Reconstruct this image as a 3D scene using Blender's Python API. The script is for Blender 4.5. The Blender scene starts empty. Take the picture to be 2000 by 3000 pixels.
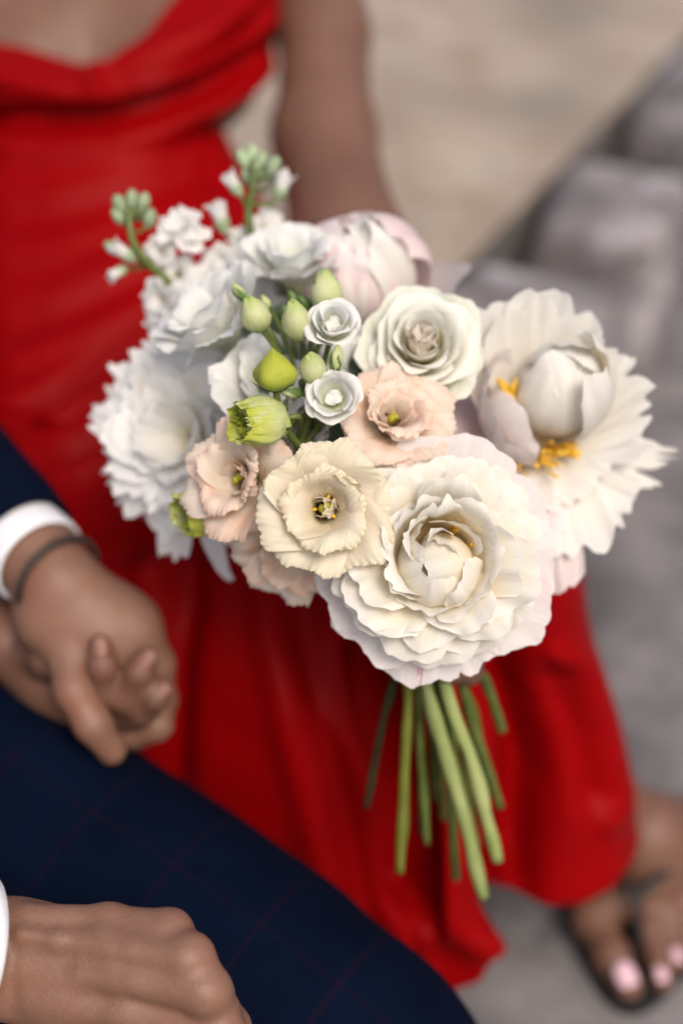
import bpy, math, random
import numpy as np
from mathutils import Vector, Matrix, noise

rad = math.radians
scene = bpy.context.scene
COL = scene.collection

# ------------------------------------------------------------------ camera
PITCH, CAM_H, LENS = 37.0, 1.06, 50.0
cam_d = bpy.data.cameras.new('camera')
cam = bpy.data.objects.new('camera', cam_d)
COL.objects.link(cam)
cam.location = (0, 0, CAM_H)
cam.rotation_euler = (rad(90 - PITCH), 0, 0)
cam_d.sensor_fit = 'VERTICAL'
cam_d.sensor_height = 36.0
cam_d.sensor_width = 24.0
cam_d.lens = LENS
cam_d.clip_start = 0.02
cam_d.clip_end = 500
cam_d.dof.use_dof = True
cam_d.dof.focus_distance = 0.742
cam_d.dof.aperture_fstop = 2.0
cam_d.dof.aperture_blades = 9
scene.camera = cam

# ------------------------------------------------------------------ light
SUN_EL, SUN_AZ = 52.0, 155.0          # azimuth from +Y (away from the camera) clockwise
world = bpy.data.worlds.new('World')
scene.world = world
world.use_nodes = True
wn = world.node_tree
bg = wn.nodes['Background']
sky = wn.nodes.new('ShaderNodeTexSky')
sky.sky_type = 'NISHITA'
sky.sun_disc = False
sky.sun_elevation = rad(SUN_EL)
sky.sun_rotation = rad(SUN_AZ)
sky.air_density = 1.0
sky.dust_density = 6.0
sky.ozone_density = 0.2
wn.links.new(sky.outputs[0], bg.inputs[0])
bg.inputs[1].default_value = 0.105
sun_d = bpy.data.lights.new('sun', 'SUN')
sun_d.energy = 1.2
sun_d.angle = rad(22)
sun_d.color = (1.0, 0.93, 0.85)
sun = bpy.data.objects.new('sun', sun_d)
COL.objects.link(sun)
sd = Vector((math.sin(rad(SUN_AZ)) * math.cos(rad(SUN_EL)),
             math.cos(rad(SUN_AZ)) * math.cos(rad(SUN_EL)), math.sin(rad(SUN_EL))))
sun.rotation_euler = sd.to_track_quat('Z', 'Y').to_euler()

vs = scene.view_settings
vs.view_transform = 'Standard'
vs.look = 'None'
vs.exposure = 0.52
vs.gamma = 1.0
scene.render.engine = 'CYCLES'
cy = scene.cycles
cy.use_denoising = True
cy.sample_clamp_indirect = 8.0
cy.max_bounces = 12
cy.diffuse_bounces = 9
cy.transmission_bounces = 8
cy.use_adaptive_sampling = False

# ------------------------------------------------------------------ helpers
SP, CP = math.sin(rad(PITCH)), math.cos(rad(PITCH))
CAM = np.array([0, 0, CAM_H])
CX, CF, CU = np.array([1., 0, 0]), np.array([0, CP, -SP]), np.array([0, SP, CP])
TX, TY = 12.0 / LENS, 18.0 / LENS

def P(px, py, d):
    """a spot of the place: photo pixel (of 2000x3000) at a distance along the view"""
    return CAM + CF * d + CX * ((px - 1000) / 1000 * TX * d) + CU * ((1500 - py) / 1500 * TY * d)

def G(px, py, z):
    """where the sight line through a pixel meets the level z"""
    v = CF + CX * ((px - 1000) / 1000 * TX) + CU * ((1500 - py) / 1500 * TY)
    return CAM + v * ((z - CAM_H) / v[2])

def proj(p):
    q = np.asarray(p) - CAM
    d = q @ CF
    return 1000 + (q @ CX) / d / TX * 1000, 1500 - (q @ CU) / d / TY * 1500, d

def link(o, parent=None):
    COL.objects.link(o)
    if parent is not None:
        o.parent = parent
    return o

def tag(o, label=None, cat=None, group=None, kind=None):
    if label: o['label'] = label
    if cat: o['category'] = cat
    if group: o['group'] = group
    if kind: o['kind'] = kind
    return o

def empty(name, loc, label, cat, group=None):
    o = bpy.data.objects.new(name, None)
    o.empty_display_size = 0.02
    o.location = loc
    link(o)
    return tag(o, label, cat, group)

def mesh(name, verts, faces, mat, parent=None, uvs=None, smooth=True):
    me = bpy.data.meshes.new(name)
    verts = np.asarray(verts, dtype=np.float32).reshape(-1, 3)
    if isinstance(faces, np.ndarray):
        n, k = faces.shape
        me.vertices.add(len(verts)); me.vertices.foreach_set('co', verts.ravel())
        me.loops.add(n * k); me.loops.foreach_set('vertex_index', faces.astype(np.int32).ravel())
        me.polygons.add(n)
        me.polygons.foreach_set('loop_start', np.arange(0, n * k, k, dtype=np.int32))
        me.update(calc_edges=True)
        me.validate()
    else:
        me.from_pydata([tuple(v) for v in verts], [], faces)
        me.update()
    if uvs is not None:
        ul = me.uv_layers.new(name='UVMap')
        vi = np.empty(len(me.loops), dtype=np.int32)
        me.loops.foreach_get('vertex_index', vi)
        ul.data.foreach_set('uv', np.asarray(uvs, dtype=np.float32)[vi].ravel())
    if smooth:
        me.polygons.foreach_set('use_smooth', np.ones(len(me.polygons), dtype=bool))
    me.materials.append(mat)
    o = bpy.data.objects.new(name, me)
    return link(o, parent)

def grid_faces(nu, nv, wrap_u=False):
    f = []
    for j in range(nv - 1):
        for i in range(nu - (0 if wrap_u else 1)):
            i2 = (i + 1) % nu
            f.append((j * nu + i, j * nu + i2, (j + 1) * nu + i2, (j + 1) * nu + i))
    return np.array(f, dtype=np.int32)

def catmull(pts, n):
    """n points spread evenly in parameter along a Catmull-Rom curve; pts (k, dim)"""
    p = np.asarray(pts, float)
    k = len(p)
    q = np.vstack([2 * p[0] - p[1], p, 2 * p[-1] - p[-2]])
    t = np.linspace(0, k - 1 - 1e-9, n)
    i = t.astype(int)
    f = (t - i)[:, None]
    a, b, c, d = q[i], q[i + 1], q[i + 2], q[i + 3]
    return 0.5 * (2 * b + (c - a) * f + (2 * a - 5 * b + 4 * c - d) * f ** 2 + (3 * b - a - 3 * c + d) * f ** 3)

def tube_geo(pts, radii, seg=10, rings=None, flat=1.0, up=None, cap=True, rough=0.0, seed=0):
    pts = np.asarray(pts, float)
    radii = np.asarray(radii, float)
    if radii.ndim == 0: radii = np.full(len(pts), float(radii))
    if rings:
        m = catmull(np.hstack([pts, radii[:, None]]), rings)
        pts, radii = m[:, :3], m[:, 3]
    n = len(pts)
    T = np.gradient(pts, axis=0)
    T /= np.linalg.norm(T, axis=1)[:, None] + 1e-12
    ref = np.array([0, 0, 1.]) if up is None else np.asarray(up, float)
    if abs(ref @ T[0]) > 0.95: ref = np.array([1., 0, 0])
    N = ref - (ref @ T[0]) * T[0]; N /= np.linalg.norm(N)
    V, UV = [], []
    L = np.concatenate([[0], np.cumsum(np.linalg.norm(np.diff(pts, axis=0), axis=1))])
    rng = np.random.RandomState(seed)
    ph = rng.rand(6) * 6.28
    for j in range(n):
        N = N - (N @ T[j]) * T[j]; N /= np.linalg.norm(N)
        B = np.cross(T[j], N)
        for i in range(seg):
            a = 2 * math.pi * i / seg
            r = radii[j] * (1 + rough * (math.sin(2 * a + ph[0] + j * .5) + math.sin(3 * a + ph[1] + j * .31) + math.sin(j * .9 + ph[2])))
            V.append(pts[j] + N * (r * math.cos(a)) * flat + B * (r * math.sin(a)))
            UV.append((i / seg, L[j]))
    f = [tuple(x) for x in grid_faces(seg, n, True)]
    if cap:
        f.append(tuple(range(seg - 1, -1, -1)))
        f.append(tuple((n - 1) * seg + i for i in range(seg)))
    return np.array(V), f, UV

def tube(name, pts, radii, mat, parent=None, **kw):
    v, f, uv = tube_geo(pts, radii, **kw)
    return mesh(name, v, f, mat, parent, uv)

# ------------------------------------------------------------------ rounded bodies grown from a distance field
class Field:
    def __init__(self, lo, hi, h):
        self.lo = np.asarray(lo, float); self.h = h
        self.n = np.ceil((np.asarray(hi) - self.lo) / h).astype(int) + 1
        self.F = np.full(self.n, 0.06, dtype=np.float32)
    def _box(self, a, b):
        i0 = np.clip(np.floor((a - self.lo) / self.h).astype(int), 0, self.n)
        i1 = np.clip(np.ceil((b - self.lo) / self.h).astype(int) + 1, 0, self.n)
        if np.any(i1 - i0 < 2): return None
        ax = [(self.lo[k] + self.h * np.arange(i0[k], i1[k])).astype(np.float32) for k in range(3)]
        return tuple(slice(i0[k], i1[k]) for k in range(3)), np.stack(np.meshgrid(*ax, indexing='ij'), -1)
    def _mix(self, sl, d, k, sub=False):
        a = self.F[sl]
        if sub:
            hh = np.maximum(k - np.abs(a + d), 0) / k
            self.F[sl] = np.maximum(a, -d) + hh * hh * k * .25
        else:
            hh = np.maximum(k - np.abs(a - d), 0) / k
            self.F[sl] = np.minimum(a, d) - hh * hh * k * .25
    def cone(self, a, b, ra, rb, k=0.012, sub=False):
        a, b = np.asarray(a, float), np.asarray(b, float)
        m = max(ra, rb) + k + 3 * self.h
        g = self._box(np.minimum(a, b) - m, np.maximum(a, b) + m)
        if g is None: return
        sl, X = g
        ab = (b - a).astype(np.float32)
        t = np.clip(((X - a.astype(np.float32)) @ ab) / (ab @ ab + 1e-12), 0, 1)
        d = np.linalg.norm(X - a.astype(np.float32) - t[..., None] * ab, axis=-1) - (ra + (rb - ra) * t)
        self._mix(sl, d.astype(np.float32), k, sub)
    def chain(self, pts, radii, k=0.012):
        for i in range(len(pts) - 1):
            self.cone(pts[i], pts[i + 1], radii[i], radii[i + 1], k)
    def ell(self, c, axes, R=None, k=0.012, sub=False):
        c = np.asarray(c, float); axes = np.asarray(axes, float)
        R = np.eye(3) if R is None else np.asarray(R)
        m = axes.max() + k + 3 * self.h
        g = self._box(c - m, c + m)
        if g is None: return
        sl, X = g
        q = (X - c.astype(np.float32)) @ R.astype(np.float32)
        k0 = np.linalg.norm(q / axes, axis=-1)
        k1 = np.linalg.norm(q / axes ** 2, axis=-1) + 1e-9
        self._mix(sl, (k0 * (k0 - 1) / k1).astype(np.float32), k, sub)
    def surface(self):
        F = self.F; n = self.n; s = F < 0
        c = np.zeros(n - 1, dtype=np.int8)
        for dx in (0, 1):
            for dy in (0, 1):
                for dz in (0, 1):
                    c += s[dx:n[0] - 1 + dx, dy:n[1] - 1 + dy, dz:n[2] - 1 + dz]
        act = (c > 0) & (c < 8)
        idx = np.full(act.shape, -1, dtype=np.int32)
        ijk = np.argwhere(act)
        idx[act] = np.arange(len(ijk))
        acc = np.zeros((len(ijk), 3)); cnt = np.zeros(len(ijk))
        corner = [np.array((x, y, z)) for x in (0, 1) for y in (0, 1) for z in (0, 1)]
        for a in corner:
            for ax in range(3):
                if a[ax]: continue
                b = a.copy(); b[ax] = 1
                ia, ib = ijk + a, ijk + b
                fa, fb = F[tuple(ia.T)], F[tuple(ib.T)]
                m = (fa < 0) != (fb < 0)
                t = fa[m] / (fa[m] - fb[m])
                acc[m] += a + (b - a) * t[:, None]; cnt[m] += 1
        V = self.lo + self.h * (ijk + acc / cnt[:, None])
        faces = []
        for ax in range(3):
            o1, o2 = [(1, 2), (2, 0), (0, 1)][ax]
            sl0 = [slice(1, -1)] * 3; sl1 = [slice(1, -1)] * 3
            sl0[ax] = slice(0, -1); sl1[ax] = slice(1, None)
            a, b = s[tuple(sl0)], s[tuple(sl1)]
            e = np.argwhere(a != b)
            flip = a[tuple(e.T)]
            off = np.ones(3, int); off[ax] = 0
            e = e + off
            d1 = np.zeros(3, int); d1[o1] = 1
            d2 = np.zeros(3, int); d2[o2] = 1
            q = np.stack([idx[tuple((e - d1 - d2).T)], idx[tuple((e - d2).T)], idx[tuple(e.T)], idx[tuple((e - d1).T)]], 1)
            q[~flip] = q[~flip][:, ::-1]
            faces.append(q)
        return V, np.vstack(faces)

# ------------------------------------------------------------------ materials
def new_mat(name):
    m = bpy.data.materials.new(name); m.use_nodes = True
    nt = m.node_tree
    return m, nt, nt.nodes['Principled BSDF'], nt.nodes['Material Output']

def N(nt, t, **kw):
    n = nt.nodes.new(t)
    for k, v in kw.items():
        setattr(n, k, v)
    return n

def mixc(nt, fac, a, b, blend='MIX'):
    n = N(nt, 'ShaderNodeMix', data_type='RGBA', blend_type=blend)
    for s, v in ((n.inputs['Factor'], fac), (n.inputs[6], a), (n.inputs[7], b)):
        if hasattr(v, 'is_output'): nt.links.new(v, s)
        elif isinstance(v, (int, float)): s.default_value = v
        else: s.default_value = (*v, 1)
    return n.outputs[2]

def ramp(nt, src, stops):
    r = N(nt, 'ShaderNodeValToRGB')
    e = r.color_ramp.elements
    while len(e) < len(stops): e.new(0.5)
    for el, (p, c) in zip(e, stops):
        el.position = p
        el.color = (*c, 1) if not isinstance(c, float) else (c, c, c, 1)
    nt.links.new(src, r.inputs[0])
    return r.outputs[0]

def noise_tex(nt, scale, detail=4, vec=None, rough=.55):
    n = N(nt, 'ShaderNodeTexNoise')
    n.inputs['Scale'].default_value = scale
    n.inputs['Detail'].default_value = detail
    n.inputs['Roughness'].default_value = rough
    if vec is not None: nt.links.new(vec, n.inputs['Vector'])
    return n.outputs['Fac']

def scaled(nt, src, s):
    m = N(nt, 'ShaderNodeMapping')
    m.inputs['Scale'].default_value = s
    nt.links.new(src, m.inputs['Vector'])
    return m.outputs[0]

def bump(nt, h, strength, dist, into):
    b = N(nt, 'ShaderNodeBump')
    b.inputs['Strength'].default_value = strength
    b.inputs['Distance'].default_value = dist
    nt.links.new(h, b.inputs['Height'])
    for s in into: nt.links.new(b.outputs[0], s)

def petal_mat(name, stops, trans=.35, blotch=None, vary=.06, vein=.5, rough=.55, tcol=None, streak=None):
    """stops: pigment from the claw (0) to the rim (1) of the petal"""
    m, nt, p, out = new_mat(name)
    tc = N(nt, 'ShaderNodeTexCoord')
    sep = N(nt, 'ShaderNodeSeparateXYZ'); nt.links.new(tc.outputs['UV'], sep.inputs[0])
    oi = N(nt, 'ShaderNodeObjectInfo')
    off = N(nt, 'ShaderNodeVectorMath', operation='ADD')
    nt.links.new(tc.outputs['UV'], off.inputs[0])
    cmb = N(nt, 'ShaderNodeCombineXYZ')
    mul = N(nt, 'ShaderNodeMath', operation='MULTIPLY'); mul.inputs[1].default_value = 37.0
    nt.links.new(oi.outputs['Random'], mul.inputs[0])
    for i in range(3): nt.links.new(mul.outputs[0], cmb.inputs[i])
    nt.links.new(cmb.outputs[0], off.inputs[1])
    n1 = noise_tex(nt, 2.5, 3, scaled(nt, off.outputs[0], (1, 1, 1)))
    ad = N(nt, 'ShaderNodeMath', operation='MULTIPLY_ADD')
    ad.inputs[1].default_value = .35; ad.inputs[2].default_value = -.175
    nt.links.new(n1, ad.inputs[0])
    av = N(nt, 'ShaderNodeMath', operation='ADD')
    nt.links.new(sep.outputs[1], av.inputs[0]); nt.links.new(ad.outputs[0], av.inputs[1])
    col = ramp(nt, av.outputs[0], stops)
    if blotch:
        bc, lo, hi, amt = blotch
        nb = noise_tex(nt, 1.6, 2, off.outputs[0])
        f = ramp(nt, nb, [(lo, 0.0), (hi, float(amt))])
        col = mixc(nt, f, col, bc)
    if streak:                                          # a broken crimson fleck down the middle of the petal
        ab = N(nt, 'ShaderNodeMath', operation='SUBTRACT'); ab.inputs[1].default_value = .5
        nt.links.new(sep.outputs[0], ab.inputs[0])
        aa = N(nt, 'ShaderNodeMath', operation='ABSOLUTE'); nt.links.new(ab.outputs[0], aa.inputs[0])
        m1 = ramp(nt, aa.outputs[0], [(.012, .9), (.045, 0.0)])
        m2 = ramp(nt, noise_tex(nt, 1.0, 3, scaled(nt, off.outputs[0], (30, 9, 1))), [(.42, 0.0), (.55, 1.0)])
        mm = N(nt, 'ShaderNodeMath', operation='MULTIPLY')
        nt.links.new(m1, mm.inputs[0]); nt.links.new(m2, mm.inputs[1])
        col = mixc(nt, mm.outputs[0], col, streak)
    # veins: fine streaks running along the petal
    vv = scaled(nt, off.outputs[0], (26, 1.6, 1))
    ve = noise_tex(nt, 1.0, 3, vv, .6)
    vf = ramp(nt, ve, [(.3, 1 - .14 * vein), (.62, 1.0)])
    col = mixc(nt, 1.0, col, vf, 'MULTIPLY')
    rv = ramp(nt, oi.outputs['Random'], [(0, 1 - vary), (1, 1.0)])
    col = mixc(nt, 1.0, col, rv, 'MULTIPLY')
    nt.links.new(col, p.inputs['Base Color'])
    p.inputs['Roughness'].default_value = rough
    p.inputs['Specular IOR Level'].default_value = .3
    p.inputs['Sheen Weight'].default_value = .08
    tr = N(nt, 'ShaderNodeBsdfTranslucent')
    if tcol: nt.links.new(mixc(nt, 1.0, col, tcol, 'MULTIPLY'), tr.inputs[0])
    else: nt.links.new(col, tr.inputs[0])
    fine = noise_tex(nt, 1.0, 4, scaled(nt, off.outputs[0], (14, 9, 1)))
    hh = N(nt, 'ShaderNodeMath', operation='ADD')
    nt.links.new(ve, hh.inputs[0]); nt.links.new(fine, hh.inputs[1])
    bump(nt, hh.outputs[0], .35 * vein, .0012, (p.inputs['Normal'], tr.inputs['Normal']))
    mx = N(nt, 'ShaderNodeMixShader'); mx.inputs[0].default_value = trans
    nt.links.new(p.outputs[0], mx.inputs[1]); nt.links.new(tr.outputs[0], mx.inputs[2])
    nt.links.new(mx.outputs[0], out.inputs[0])
    return m

def green_mat(name, a, b, scale=60, rough=.45, trans=.12, stretch=(1, 1, 1)):
    m, nt, p, out = new_mat(name)
    tc = N(nt, 'ShaderNodeTexCoord')
    n = noise_tex(nt, scale, 4, scaled(nt, tc.outputs['Object'], stretch))
    oi = N(nt, 'ShaderNodeObjectInfo')
    c = ramp(nt, n, [(.3, a), (.7, b)])
    c = mixc(nt, 1.0, c, ramp(nt, oi.outputs['Random'], [(0, .8), (1, 1.1)]), 'MULTIPLY')
    nt.links.new(c, p.inputs['Base Color'])
    p.inputs['Roughness'].default_value = rough
    bump(nt, noise_tex(nt, scale * 6, 3, tc.outputs['Object']), .25, .0008, (p.inputs['Normal'],))
    tr = N(nt, 'ShaderNodeBsdfTranslucent'); nt.links.new(c, tr.inputs[0])
    mx = N(nt, 'ShaderNodeMixShader'); mx.inputs[0].default_value = trans
    nt.links.new(p.outputs[0], mx.inputs[1]); nt.links.new(tr.outputs[0], mx.inputs[2])
    nt.links.new(mx.outputs[0], out.inputs[0])
    return m

def skin_mat(name, a, b, red, scale=22, bumpy=.3, sss=.12):
    m, nt, p, out = new_mat(name)
    tc = N(nt, 'ShaderNodeTexCoord')
    o = tc.outputs['Object']
    c = ramp(nt, noise_tex(nt, scale, 5, o), [(.3, a), (.7, b)])
    c = mixc(nt, ramp(nt, noise_tex(nt, scale * .7, 2, scaled(nt, o, (1.1, 1.3, .9))), [(.52, 0.0), (.75, .55)]), c, red)
    c = mixc(nt, 1.0, c, ramp(nt, noise_tex(nt, 700, 3, o), [(.3, .86), (.7, 1.06)]), 'MULTIPLY')
    nt.links.new(c, p.inputs['Base Color'])
    p.inputs['Roughness'].default_value = .48
    p.inputs['Specular IOR Level'].default_value = .4
    p.inputs['Subsurface Weight'].default_value = sss
    p.inputs['Subsurface Radius'].default_value = (.012, .005, .003)
    p.inputs['Subsurface Scale'].default_value = .6
    v = N(nt, 'ShaderNodeTexVoronoi'); v.inputs['Scale'].default_value = 880
    nt.links.new(o, v.inputs['Vector'])
    h = N(nt, 'ShaderNodeMath', operation='ADD')
    nt.links.new(v.outputs['Distance'], h.inputs[0])
    nt.links.new(noise_tex(nt, 160, 4, o), h.inputs[1])
    bump(nt, h.outputs[0], bumpy, .0012, (p.inputs['Normal'],))
    return m

def cloth_mat(name, a, b, rough=.6, weave=900, sheen=.3, bumpy=.2, scale=14, spec=.35):
    m, nt, p, out = new_mat(name)
    tc = N(nt, 'ShaderNodeTexCoord')
    o = tc.outputs['Object']
    c = ramp(nt, noise_tex(nt, scale, 3, o), [(.3, a), (.7, b)])
    nt.links.new(c, p.inputs['Base Color'])
    p.inputs['Roughness'].default_value = rough
    p.inputs['Specular IOR Level'].default_value = spec
    p.inputs['Sheen Weight'].default_value = sheen
    p.inputs['Sheen Roughness'].default_value = .4
    bump(nt, noise_tex(nt, weave, 2, o), bumpy, .0006, (p.inputs['Normal'],))
    return m, nt, p

def plain(name, c, rough=.5, metal=0):
    m, nt, p, out = new_mat(name)
    tc = N(nt, 'ShaderNodeTexCoord')
    cc = ramp(nt, noise_tex(nt, 120, 3, tc.outputs['Object']), [(.3, tuple(x * .85 for x in c)), (.7, tuple(min(1, x * 1.1) for x in c))])
    nt.links.new(cc, p.inputs['Base Color'])
    p.inputs['Roughness'].default_value = rough
    p.inputs['Metallic'].default_value = metal
    return m
# ================================================================== the setting
ZT = 0.24
def ground_mat():
    m, nt, p, out = new_mat('grey_paving_grit')
    tc = N(nt, 'ShaderNodeTexCoord'); o = tc.outputs['Object']
    c = ramp(nt, noise_tex(nt, 6, 5, o), [(.36, (.085, .078, .085)), (.5, (.165, .152, .16)), (.64, (.25, .235, .232))])
    c = mixc(nt, ramp(nt, noise_tex(nt, 11, 3, o), [(.55, 0.0), (.72, .5)]), c, (.25, .24, .225))
    c = mixc(nt, 1.0, c, ramp(nt, noise_tex(nt, 260, 2, o), [(.3, .75), (.7, 1.12)]), 'MULTIPLY')
    nt.links.new(c, p.inputs['Base Color']); p.inputs['Roughness'].default_value = .85
    bump(nt, noise_tex(nt, 90, 5, o), .5, .006, (p.inputs['Normal'],))
    return m
def sand_mat():
    m, nt, p, out = new_mat('pale_sand')
    tc = N(nt, 'ShaderNodeTexCoord'); o = tc.outputs['Object']
    c = ramp(nt, noise_tex(nt, 8, 6, o, .62), [(.36, (.275, .213, .165)), (.5, (.36, .29, .232)), (.64, (.44, .37, .305))])
    c = mixc(nt, ramp(nt, noise_tex(nt, 4, 4, o), [(.5, 0.0), (.68, .7)]), c, (.165, .143, .12))
    c = mixc(nt, 1.0, c, ramp(nt, noise_tex(nt, 200, 2, o), [(.3, .8), (.7, 1.1)]), 'MULTIPLY')
    nt.links.new(c, p.inputs['Base Color']); p.inputs['Roughness'].default_value = .9
    bump(nt, noise_tex(nt, 60, 5, o), .5, .008, (p.inputs['Normal'],))
    return m
def stone_mat():
    m, nt, p, out = new_mat('grey_stone')
    tc = N(nt, 'ShaderNodeTexCoord'); o = tc.outputs['Object']
    oi = N(nt, 'ShaderNodeObjectInfo')
    c = ramp(nt, noise_tex(nt, 8, 6, o, .65), [(.34, (.085, .074, .075)), (.5, (.205, .182, .187)), (.66, (.42, .39, .415))])
    c = mixc(nt, 1.0, c, ramp(nt, oi.outputs['Random'], [(0, .8), (1, 1.15)]), 'MULTIPLY')
    nt.links.new(c, p.inputs['Base Color']); p.inputs['Roughness'].default_value = .85
    bump(nt, noise_tex(nt, 50, 5, o), .6, .01, (p.inputs['Normal'],))
    return m

M_ground, M_sand, M_stone = ground_mat(), sand_mat(), stone_mat()

def rolling(name, corners, n, amp, mat):
    c = [np.asarray(q, float) for q in corners]
    V, UV = [], []
    for j in range(n):
        for i in range(n):
            a, b = (i / (n - 1)) ** 1.0, (j / (n - 1)) ** 1.0
            p = c[0] * (1 - a) * (1 - b) + c[1] * a * (1 - b) + c[2] * a * b + c[3] * (1 - a) * b
            p = p + np.array([0, 0, amp * noise.noise(Vector((p[0] * 1.7, p[1] * 1.7, 3.3)))])
            V.append(p); UV.append((a, b))
    return tag(mesh(name, V, grid_faces(n, n), mat, None, UV), kind='structure')

rolling('ground', [(-60, -60, 0), (60, -60, 0), (60, 60, 0), (-60, 60, 0)], 60, .0, M_ground)
EA, EB = G(1270, 870, ZT), G(2000, 120, ZT)
ed = (EB - EA); ed[2] = 0; ed /= np.linalg.norm(ed)
en = np.array([ed[1], -ed[0], 0])                      # towards the low ground
e0, e1 = EA - ed * 1.9, EA + ed * 40
rolling('terrace', [e0, e1, e1 - en * 40, e0 - en * 40], 90, .0, M_sand)
v = [e0, e1, e1 * [1, 1, 0], e0 * [1, 1, 0]]
tag(mesh('terrace_bank', np.array(v) - en * .002, [(0, 1, 2, 3)], plain('bank_gap_shade', (.10, .09, .085), .95), None, None, False), kind='structure')  # bank coloured dark to paint in the shade of the gaps around the stones
wall = empty('stone_edging', e0 * [1, 1, 0], 'low edging of rough grey stone blocks along the pale sandy terrace', 'stone wall')
rs = np.random.RandomState(5)
J0 = G(1720, 408, ZT)
s0 = (J0 - e0) @ ed
cuts = [s0 + .012]
while cuts[0] > .05: cuts.insert(0, cuts[0] - rs.uniform(.36, .5))
while cuts[-1] < s0 + 3.4: cuts.append(cuts[-1] + rs.uniform(.42, .6))
def block(L, D, H, seed):
    n = 9
    V, F = [], []
    g = np.linspace(-1, 1, n)
    def face(ax, sg):
        b = len(V)
        for j in g:
            for i in g:
                q = [0, 0, 0]; q[ax] = sg; q[(ax + 1) % 3] = i * sg; q[(ax + 2) % 3] = j
                V.append(q)
        F.extend((grid_faces(n, n) + b).tolist())
    for ax in range(3):
        for sg in (-1, 1): face(ax, sg)
    V = np.array(V, float)
    m = np.abs(V).max(axis=1); l = (np.abs(V) ** 7).sum(axis=1) ** (1 / 7)
    V = V * (m / l)[:, None] * np.array([L, D, H]) * .5
    out = []
    for q in V:
        w = noise.noise_vector(Vector(q) * 7 + Vector((seed * 3.1, 0, 0))) * .022 + noise.noise_vector(Vector(q) * 20 + Vector((seed * 1.7, 9, 0))) * .007
        out.append(q + np.array(w))
    return np.array(out), F
for k in range(len(cuts) - 1):
    L = cuts[k + 1] - cuts[k] - (.15 if abs(cuts[k] - s0) < .05 or abs(cuts[k + 1] - s0) < .05 else .085)
    H = ZT + rs.uniform(.0, .055); D = rs.uniform(.17, .22)
    Vb, Fb = block(L, D, H, k + 1)
    c = ed * ((cuts[k] + cuts[k + 1]) / 2) + en * (D / 2 + .012)
    Vb = Vb[:, :1] * ed + Vb[:, 1:2] * en + Vb[:, 2:] * np.array([0, 0, 1.]) + c + np.array([0, 0, H / 2])
    mesh('stone', Vb, Fb, M_stone, wall)

# ================================================================== the woman in the red dress
M_skin_w = skin_mat('brown_skin', (.142, .068, .044), (.19, .095, .063), (.175, .07, .05), 18, .2)
M_nail = plain('pink_nail_varnish', (.78, .52, .60), .25)
M_black = plain('black_leather', (.012, .012, .014), .5)
woman = empty('person', G(900, 1100, ZT), 'person in a red satin cowl neck dress sitting behind the bouquet', 'person')
def H(px, py, d):
    return P(55 + (px - 55) * .92, 1790 + (py - 1790) * .97, d)
def rel(root, V): return np.asarray(V, float) - np.array(root.location)

f = Field((-.50, .50, -.01), (.36, 1.62, .90), .0044)
# trunk
f.chain([P(200, 1330, 1.32), P(220, 950, 1.34), P(235, 560, 1.385), P(250, 150, 1.40)], [.115, .09, .085, .092], .03)
f.cone(P(30, 160, 1.375), P(520, 160, 1.385), .085, .085, .03)
f.ell(P(100, 240, 1.335), (.060, .058, .058), k=.03); f.ell(P(470, 220, 1.34), (.060, .058, .058), k=.03)
f.cone(P(-300, -250, 1.42), P(860, -290, 1.44), .062, .062, .04)
f.cone(P(280, -300, 1.42), P(290, -620, 1.42), .055, .05, .03)
# her left arm, reaching down and forward to the stems
f.chain([P(900, -220, 1.42), P(950, 100, 1.36), P(948, 400, 1.30), P(1012, 690, 1.22)], [.050, .0405, .0455, .0465], .02)
f.chain([P(1012, 690, 1.22), P(1090, 1080, 1.08), P(1170, 1560, .945), P(1190, 1690, .915)], [.046, .039, .028, .025], .015)
f.ell(P(1235, 1800, .885), (.036, .026, .042), k=.02)
for k in range(4):                                     # fingers closed round the stems
    y = 1760 + 62 * k
    f.chain([P(1210, y, .868), P(1330, y + 8, .845), P(1372, y + 20, .865), P(1330, y + 26, .892)], [.0095, .009, .0085, .0075], .006)
f.chain([P(1225, 1720, .872), P(1290, 1690, .850), P(1340, 1720, .852)], [.0115, .0105, .009], .006)
# her right arm, passing under his sleeve, wrist and knuckles of the held hand
f.chain([P(-330, -200, 1.45), P(-400, 500, 1.36), P(-330, 1150, 1.2), P(-240, 1690, 1.02), P(30, 1885, .975)], [.05, .044, .042, .034, .026], .015)
# legs
f.chain([P(500, 1330, 1.27), P(1000, 1500, 1.18), P(1500, 1800, 1.12)], [.080, .066, .052], .02)
f.chain([P(1500, 1800, 1.12), P(1590, 2060, 1.20), P(1700, 2290, 1.245), G(1880, 2450, .09)], [.052, .043, .034, .030], .02)
f.chain([P(250, 1420, 1.28), P(560, 1800, 1.2), P(850, 2150, 1.14)], [.080, .066, .052], .02)
f.chain([P(850, 2150, 1.14), P(860, 2500, 1.22), G(900, 2860, .10)], [.052, .042, .031], .02)
rf = G(900, 2860, .10)
f.chain([rf, rf + [.01, -.05, -.045], rf + [.02, -.14, -.07]], [.034, .032, .02], .02)
fl = .016
ank = G(1885, 2440, .09)
VA, FA = f.surface()
# her held hand and her left foot on finer grids
f = Field((-.28, .58, .26), (-.07, .90, .58), .0022)
f.cone(P(30, 1885, .975), P(230, 2000, .975), .025, .030, .02)
f.cone(P(200, 1990, .975), P(330, 2110, .98), .030, .024, .02)
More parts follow.
